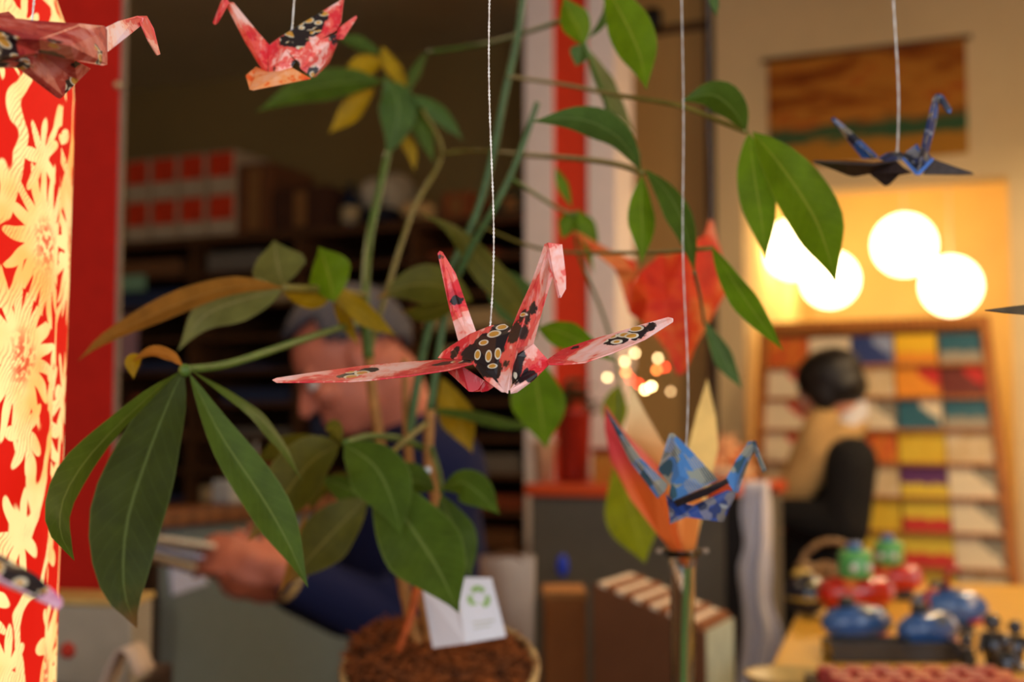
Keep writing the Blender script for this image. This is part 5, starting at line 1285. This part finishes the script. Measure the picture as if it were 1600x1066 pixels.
def stalk(pts, r0, r1, mat, name='petiole'):
    """pts: (px, py, depth); radii in pixels at the depth"""
    P = [at(x, y, DD(z)) for x, y, z in pts]; n = 6*len(P); C = spline(P, n); dm = sum(DD(p[2]) for p in pts)/len(pts)
    MB().tube(C, [(r0+(r1-r0)*i/(n-1))*dm/FPX for i in range(n)], 8).build(name, ST[mat], plant, True)
# ---- left cluster, near
d = .60
leaf([(288, 578), (266, 622), (228, 720), (198, 820), (194, 920), (214, 982)], 112, 'dark', d, .585, 12, belly=.55)
leaf([(282, 580), (232, 620), (152, 698), (104, 768), (94, 828), (116, 876)], 46, 'green', d, .52, 50, belly=.6)
leaf([(296, 584), (345, 680), (408, 775), (450, 848), (481, 918)], 66, 'green', d, .575, -18, belly=.5)
leaf([(300, 580), (388, 636), (438, 690), (472, 752)], 19, 'green', .60, .63, 62)
leaf([(286, 572), (266, 556), (235, 551), (206, 566)], 19, 'tan', .61, .62, 40)
leaf([(222, 556), (208, 566), (209, 592)], 24, 'yellow', .62, .62, 20)
stalk([(288, 578, .60), (360, 568, .63), (470, 532, .69), (540, 510, .78), (572, 504, .838)], 5.5, 6, 'green')
MB().ell(at(289, 579, DD(.60)), .0034, nu=10, nv=8).build('leaf_joint', ST['green'], plant, True)
# ---- middle left cluster
d = .70
leaf([(442, 450), (372, 447), (300, 466), (222, 500), (160, 532), (122, 564)], 36, 'tan', .71, .66, 35, belly=.42)
leaf([(440, 455), (388, 466), (322, 492), (278, 548)], 66, 'pale', .72, .70, 15, belly=.42, fold=.1)
leaf([(444, 448), (438, 430), (432, 404), (428, 376)], 84, 'pale', .74, .76, 8, belly=.58)
leaf([(522, 472), (516, 440), (508, 412), (498, 386)], 68, 'light', .74, .75, 22, belly=.5)
leaf([(520, 455), (500, 470), (470, 468), (436, 452)], 26, 'yellow', .75, .74, 30)
leaf([(505, 440), (545, 470), (585, 500), (620, 525)], 34, 'yellow', .76, .78, 35)
leaf([(520, 470), (540, 500), (560, 540)], 22, 'yellow', .77, .78, 35)
stalk([(440, 450, .72), (500, 452, .75), (545, 456, .81), (571, 462, .841)], 6, 5, 'olive')
leaf([(738, 470), (690, 448), (640, 446), (588, 466)], 62, 'olive', .80, .78, 10, belly=.45)
leaf([(735, 470), (700, 478), (660, 490), (625, 486)], 36, 'olive', .81, .80, 40)
leaf([(655, 332), (705, 358), (748, 405), (800, 465), (838, 528)], 48, 'olive', .80, .84, 32, belly=.66)
leaf([(748, 420), (790, 450), (820, 490), (836, 530)], 70, 'cool', .90, .90, 20)
leaf([(840, 512), (868, 516), (905, 532), (962, 566)], 44, 'light', .74, .72, 30)
leaf([(832, 548), (838, 600), (846, 650), (853, 700)], 84, 'light', .84, .82, 12)
leaf([(690, 590), (706, 632), (722, 668), (738, 708)], 54, 'yellow', .86, .85, 10)
leaf([(660, 640), (720, 646), (800, 662), (862, 668)], 18, 'green', .84, .86, 50)
# ---- top cluster behind
d = 1.0
leaf([(598, 128), (545, 128), (470, 142), (400, 175)], 48, 'green', d, .97, 12, belly=.5)
leaf([(602, 92), (580, 100), (556, 108), (540, 122)], 34, 'yellow', 1.02, 1.02, 15)
leaf([(598, 72), (606, 92), (625, 120), (642, 150)], 24, 'yellow', 1.02, 1.02, 35)
leaf([(586, 138), (560, 160), (538, 185), (514, 208)], 34, 'yellow', 1.02, 1.02, 5)
leaf([(604, 126), (622, 158), (618, 205), (604, 246)], 58, 'cool', d, .98, 18, belly=.4)
leaf([(622, 196), (634, 218), (644, 240), (648, 268)], 20, 'yellow', 1.02, 1.02, 20)
leaf([(622, 130), (648, 168), (664, 210), (678, 256)], 34, 'green', 1.02, 1.02, 25)
leaf([(642, 148), (672, 166), (700, 190), (724, 220)], 26, 'cool', 1.0, 1.02, 30)
leaf([(660, 150), (690, 180), (702, 210)], 24, 'cool', 1.02, 1.04, 30)
leaf([(668, 80), (656, 104), (644, 128), (636, 148)], 17, 'cool', 1.02, 1.02, 50)
leaf([(595, 84), (560, 68), (524, 58)], 22, 'cool', 1.0, 1.0, 30)
stalk([(606, 240, .98), (590, 310, .94), (576, 380, .89), (570, 470, .84), (576, 560, .83)], 6, 8, 'green')
stalk([(576, 560, .83), (584, 630, .83), (594, 690, .83), (610, 800, .82), (640, 960, .82), (660, 1020, .82)], 8, 10, 'tan', 'stem')
stalk([(820, -30, .84), (808, 60, .84), (788, 150, .84), (768, 250, .84), (742, 340, .84), (700, 430, .84), (668, 520, .84), (650, 610, .84), (636, 700, .83)], 5, 7, 'cool')
stalk([(840, 160, .80), (808, 250, .80), (775, 320, .80), (735, 390, .81), (700, 470, .82), (684, 560, .82), (672, 640, .82)], 4.5, 6.5, 'cool')
stalk([(672, 640, .82), (670, 720, .82), (684, 800, .82), (692, 900, .82), (690, 1020, .82)], 8, 10, 'tan', 'stem')
stalk([(632, 560, .84), (634, 640, .84), (638, 700, .83), (650, 860, .82), (675, 1020, .82)], 5, 9, 'tan', 'stem')
stalk([(576, 560, .83), (600, 470, .85), (645, 330, .92), (690, 240, .98), (660, 170, 1.0)], 4, 3, 'olive')
stalk([(606, 240, .98), (606, 200, 1.0), (602, 120, 1.0)], 4, 4, 'green')
stalk([(690, 240, .97), (740, 236, .92), (820, 242, .82), (900, 248, .76), (960, 256, .72), (1004, 270, .69)], 4, 4, 'olive')
stalk([(795, 120, .84), (880, 132, .78), (960, 148, .73), (1060, 165, .70), (1130, 192, .68), (1166, 206, .67)], 3.5, 4, 'olive')
stalk([(668, 82, 1.02), (760, 68, .95), (830, 48, .85), (885, 30, .82)], 3.5, 3.5, 'green')
stalk([(800, 280, .80), (880, 330, .86), (900, 332, .87)], 3, 3, 'green')
stalk([(742, 350, .84), (850, 390, .80), (1000, 395, .72), (1112, 388, .67)], 2.5, 3, 'olive')
stalk([(1085, 425, .66), (1095, 470, .72), (1100, 505, .76)], 2.5, 2.5, 'cool')
# ---- right cluster, near
leaf([(1166, 206), (1146, 172), (1112, 148), (1064, 158)], 50, 'green', .67, .66, 20, belly=.5, fold=.25)
leaf([(1170, 208), (1178, 270), (1190, 345), (1197, 406)], 56, 'light', .67, .65, 10, belly=.45)
leaf([(1176, 206), (1222, 262), (1270, 335), (1292, 390), (1306, 442)], 84, 'light', .66, .63, -15, belly=.45)
leaf([(1002, 266), (965, 214), (905, 186), (830, 190)], 48, 'cool', .69, .66, 22, belly=.5)
leaf([(1003, 274), (1002, 320), (1004, 365), (1003, 412)], 42, 'light', .69, .68, 15)
leaf([(1008, 264), (1046, 305), (1072, 362), (1086, 428)], 40, 'green', .69, .67, 35, belly=.5)
leaf([(1112, 384), (1146, 440), (1184, 496), (1224, 548)], 40, 'light', .67, .64, 38)
leaf([(1100, 500), (1122, 540), (1140, 575), (1160, 608)], 30, 'cool', .76, .76, 30)
leaf([(945, -24), (975, 30), (1000, 86), (1010, 140)], 70, 'light', .70, .68, -12, belly=.45)
leaf([(912, 72), (904, 46), (890, 20), (880, -6)], 46, 'light', .76, .76, 20)
leaf([(912, 70), (906, 84), (900, 104)], 30, 'cool', .76, .76, 30)
leaf([(915, 74), (940, 118), (964, 160), (992, 210)], 30, 'pale', .78, .80, 45)
leaf([(920, 60), (944, 28), (948, -10)], 14, 'cool', .74, .74, 45)
leaf([(940, 130), (955, 170), (962, 205)], 18, 'cool', .80, .80, 35)
leaf([(962, 205), (985, 230), (1000, 262)], 20, 'cool', .74, .72, 50)
leaf([(1112, -26), (1116, 0), (1120, 26)], 15, 'cool', .70, .70, 30)
leaf([(868, 262), (880, 290), (894, 326)], 18, 'light', .86, .86, 30)
leaf([(898, 330), (888, 350), (878, 374)], 30, 'light', .87, .87, 15)
leaf([(900, 332), (918, 352), (936, 392)], 26, 'light', .87, .87, 30)
leaf([(905, 326), (912, 360), (928, 428)], 18, 'light', .88, .88, 35)
stalk([(885, 30, .82), (900, 54, .80), (914, 72, .76), (960, 200, .78)], 4, 3, 'green')
# ---- lower clusters
leaf([(538, 694), (585, 728), (612, 780), (627, 838)], 92, 'green', .72, .70, 20, belly=.42)
leaf([(585, 742), (640, 820), (685, 890), (717, 958)], 122, 'green', .72, .69, 14, belly=.46)
leaf([(532, 694), (486, 722), (434, 788), (388, 846)], 84, 'olive', .74, .72, 22, belly=.45)
leaf([(524, 690), (470, 694), (428, 708), (398, 724)], 34, 'olive', .78, .78, 40)
leaf([(575, 778), (530, 822), (488, 868), (450, 912)], 80, 'olive', .76, .74, 18, belly=.45)
leaf([(500, 745), (535, 760), (566, 776), (592, 790)], 44, 'green', .77, .76, 25)
leaf([(555, 735), (520, 752), (494, 778), (484, 802)], 20, 'olive', .78, .78, 45)
leaf([(534, 690), (520, 672), (508, 672)], 30, 'olive', .74, .74, 30)
leaf([(690, 764), (722, 754), (752, 774), (781, 804)], 54, 'green', .76, .74, 15, belly=.5)
leaf([(690, 772), (704, 812), (722, 856), (736, 902)], 62, 'green', .76, .75, 15, belly=.52)
leaf([(680, 766), (650, 752), (624, 760), (598, 788)], 58, 'green', .77, .77, 20)
leaf([(478, 800), (470, 845), (456, 890), (434, 935)], 20, 'tan', .80, .80, 45)
stalk([(538, 692, .73), (575, 682, .76), (625, 686, .80), (660, 700, .82)], 5, 6, 'green')
stalk([(690, 768, .76), (686, 740, .78), (674, 700, .81)], 4, 5, 'green')
stalk([(590, 742, .72), (620, 700, .78), (668, 660, .82)], 4, 5, 'olive')
MB().ell(at(668, 735, DD(.80)), .003, nu=12, nv=8).build('water_drop', plain('drop', srgb(220, 235, 250), .05, spec=1.0), plant, True)
# ---- basket pot with coir
rx = 150*DP/FPX; zr = PC.z
def pot():
    m = wood('pot_rattan', srgb(150, 112, 66), srgb(200, 168, 112), 40)
    h = zr - ZD
    sl = lambda x, y, z: (x, y, z + (y-PC.y)*.30*max(0, (z-ZD)/h))        # the basket's front lip dips
    mb = MB().lathe([(rx*.70, .0005), (rx*.74, .004), (rx*.9, h*.5), (rx*.99, h-.004), (rx*.95, h-.004), (rx*.84, h*.5), (rx*.6, .012)], (PC.x, PC.y, ZD), 40, sy=1.1)
    mb.v = [Vector(sl(*v)) for v in mb.v]
    p_ = mb.build('pot', m, plant, True)
    MB().tube([sl(PC.x+rx*math.cos(a), PC.y+rx*1.1*math.sin(a), zr+.0006*math.sin(a*30)) for a in [2*PI*i/96 for i in range(97)]], .0036, 8, cap=False).build('rim', m, p_, True)
    for k in range(6):
        z = ZD + .010 + (h-.022)*k/5.5; rr = rx*(.765+.215*((z-ZD)/h)**.8)
        MB().tube([sl(PC.x+rr*math.cos(a), PC.y+rr*1.1*math.sin(a), z+.001*math.sin(a*24+k*PI)) for a in [2*PI*i/72 for i in range(73)]], .0032, 6, cap=False).build('rattan_ring', m, p_, True)
    mb = MB(); rnd = random.Random(3)
    hs = lambda x, y: (1-(x*x+y*y))*.024 + .018*max(0, -x-.15) + y*rx*1.1*.30
    mb.lathe([(0.0, .004), (rx*.5, .002), (rx*.9, -.012)][::-1], (PC.x, PC.y, zr), 30, sy=1.1)
    mb.v = [Vector(sl(*v)) for v in mb.v]
    s_ = mb.build('soil', plain('coir_soil', srgb(64, 36, 18), .9, vary=.4, scale=150), p_)
    mb = MB()
    for i in range(2600):
        a = rnd.uniform(0, 2*PI); r_ = math.sqrt(rnd.random())*.98; x, y = r_*math.cos(a), r_*math.sin(a)
        c = Vector((PC.x+x*rx*.97, PC.y+y*rx*1.05, zr + hs(x, y) - rnd.uniform(0, .008))); b_ = rnd.uniform(0, 2*PI); L = rnd.uniform(.008, .026); up = rnd.uniform(-.3, .75)
        dv = Vector((math.cos(b_), math.sin(b_), up))*L; sag = Vector((rnd.uniform(-.4, .4), rnd.uniform(-.4, .4), -.35))*L
        mb.tube([c-dv*.5, c+sag*.1, c+dv*.5+sag*.3], [.0008, .0013, .0004], 3)
    f_ = mb.build('coir_fibre', plain('coir', srgb(134, 72, 26), .85, vary=.85, scale=55), p_); f_['kind'] = 'stuff'
    stalk([(664, 870, .80), (652, 920, .79), (640, 970, .78), (622, 1018, .78)], 9, 6, 'rust', 'cane_stub')
ST['rust'] = plain('stub_rust', srgb(176, 82, 30), .7, vary=.3, scale=90)
pot()
# ---- white plant tag
def tag_card():
    d_ = DP-.075
    e = empty('plant_tag', at(700, 1012, d_+.004), 'white folded paper tag with green leaf ring stuck in the coir', 'tag')
    m = plain('tag_white', srgb(232, 234, 244), .6, vary=.02)
    n_ = ray(700, 950).normalized()*.0006
    MB().prism([at(660, 921, d_+.012), at(700, 908, d_+.008), at(712, 903, d_+.004), at(727, 1006, d_), at(676, 1013, d_+.010)], n_).build('panel', m, e)
    MB().prism([at(712, 902, d_+.004), at(768, 903, d_+.012), at(791, 995, d_+.012), at(727, 1006, d_)], n_).build('panel', m, e)
    g = plain('print_green', srgb(146, 190, 90), .6)
    P0, PX, PY = at(748, 934, d_+.0075), (at(768, 934, d_+.0105)-at(728, 934, d_+.0045))/40, (at(746, 914, d_+.0075)-at(750, 954, d_+.0075))/40
    for k in range(3):
        mb = MB(); a0 = PI/2 + k*2*PI/3; pts = []
        for i in range(9): a = a0 - .75 + 1.5*i/8; pts.append((a, 11.5 - 3*abs(i-4)/4, 16.5+2*math.sin(PI*i/8)))
        f = lambda a, r: P0 + PX*(r*math.cos(a)) + PY*(r*math.sin(a)) - n_*1.2
        for a, r0, r1 in pts: mb.v += [f(a, r0), f(a, r1)]
        mb.f = [(2*i, 2*i+2, 2*i+3, 2*i+1) for i in range(8)]
        mb.build('green_print', g, e)
    gr = plain('print_grey', srgb(206, 206, 196), .6)
    for k, (y, x0, x1) in enumerate(((972, 738, 772), (980, 740, 766))):
        q = [at(x0, y, d_+.004-.0012), at(x1, y-4, d_+.0085-.0012), at(x1+1, y-1, d_+.0085-.0012), at(x0+1, y+3, d_+.004-.0012)]
        MB().prism(q, n_*.1).build('print_line', gr, e)
tag_card()
# ---- lime leaf that leans from the vase side
def lime():
    C = [(962, 700), (976, 760), (992, 820), (1008, 880)]
    pl = plant
    leaf(C, 84, 'lime', .93, .93, 8, belly=.62)
    leaf([(968, 600), (962, 640), (965, 690)], 40, 'lime', .95, .94, 25)
    stalk([(962, 702, .93), (968, 600, .95), (945, 500, .92), (905, 400, .88), (898, 332, .87)], 2.5, 2.5, 'green')
lime()
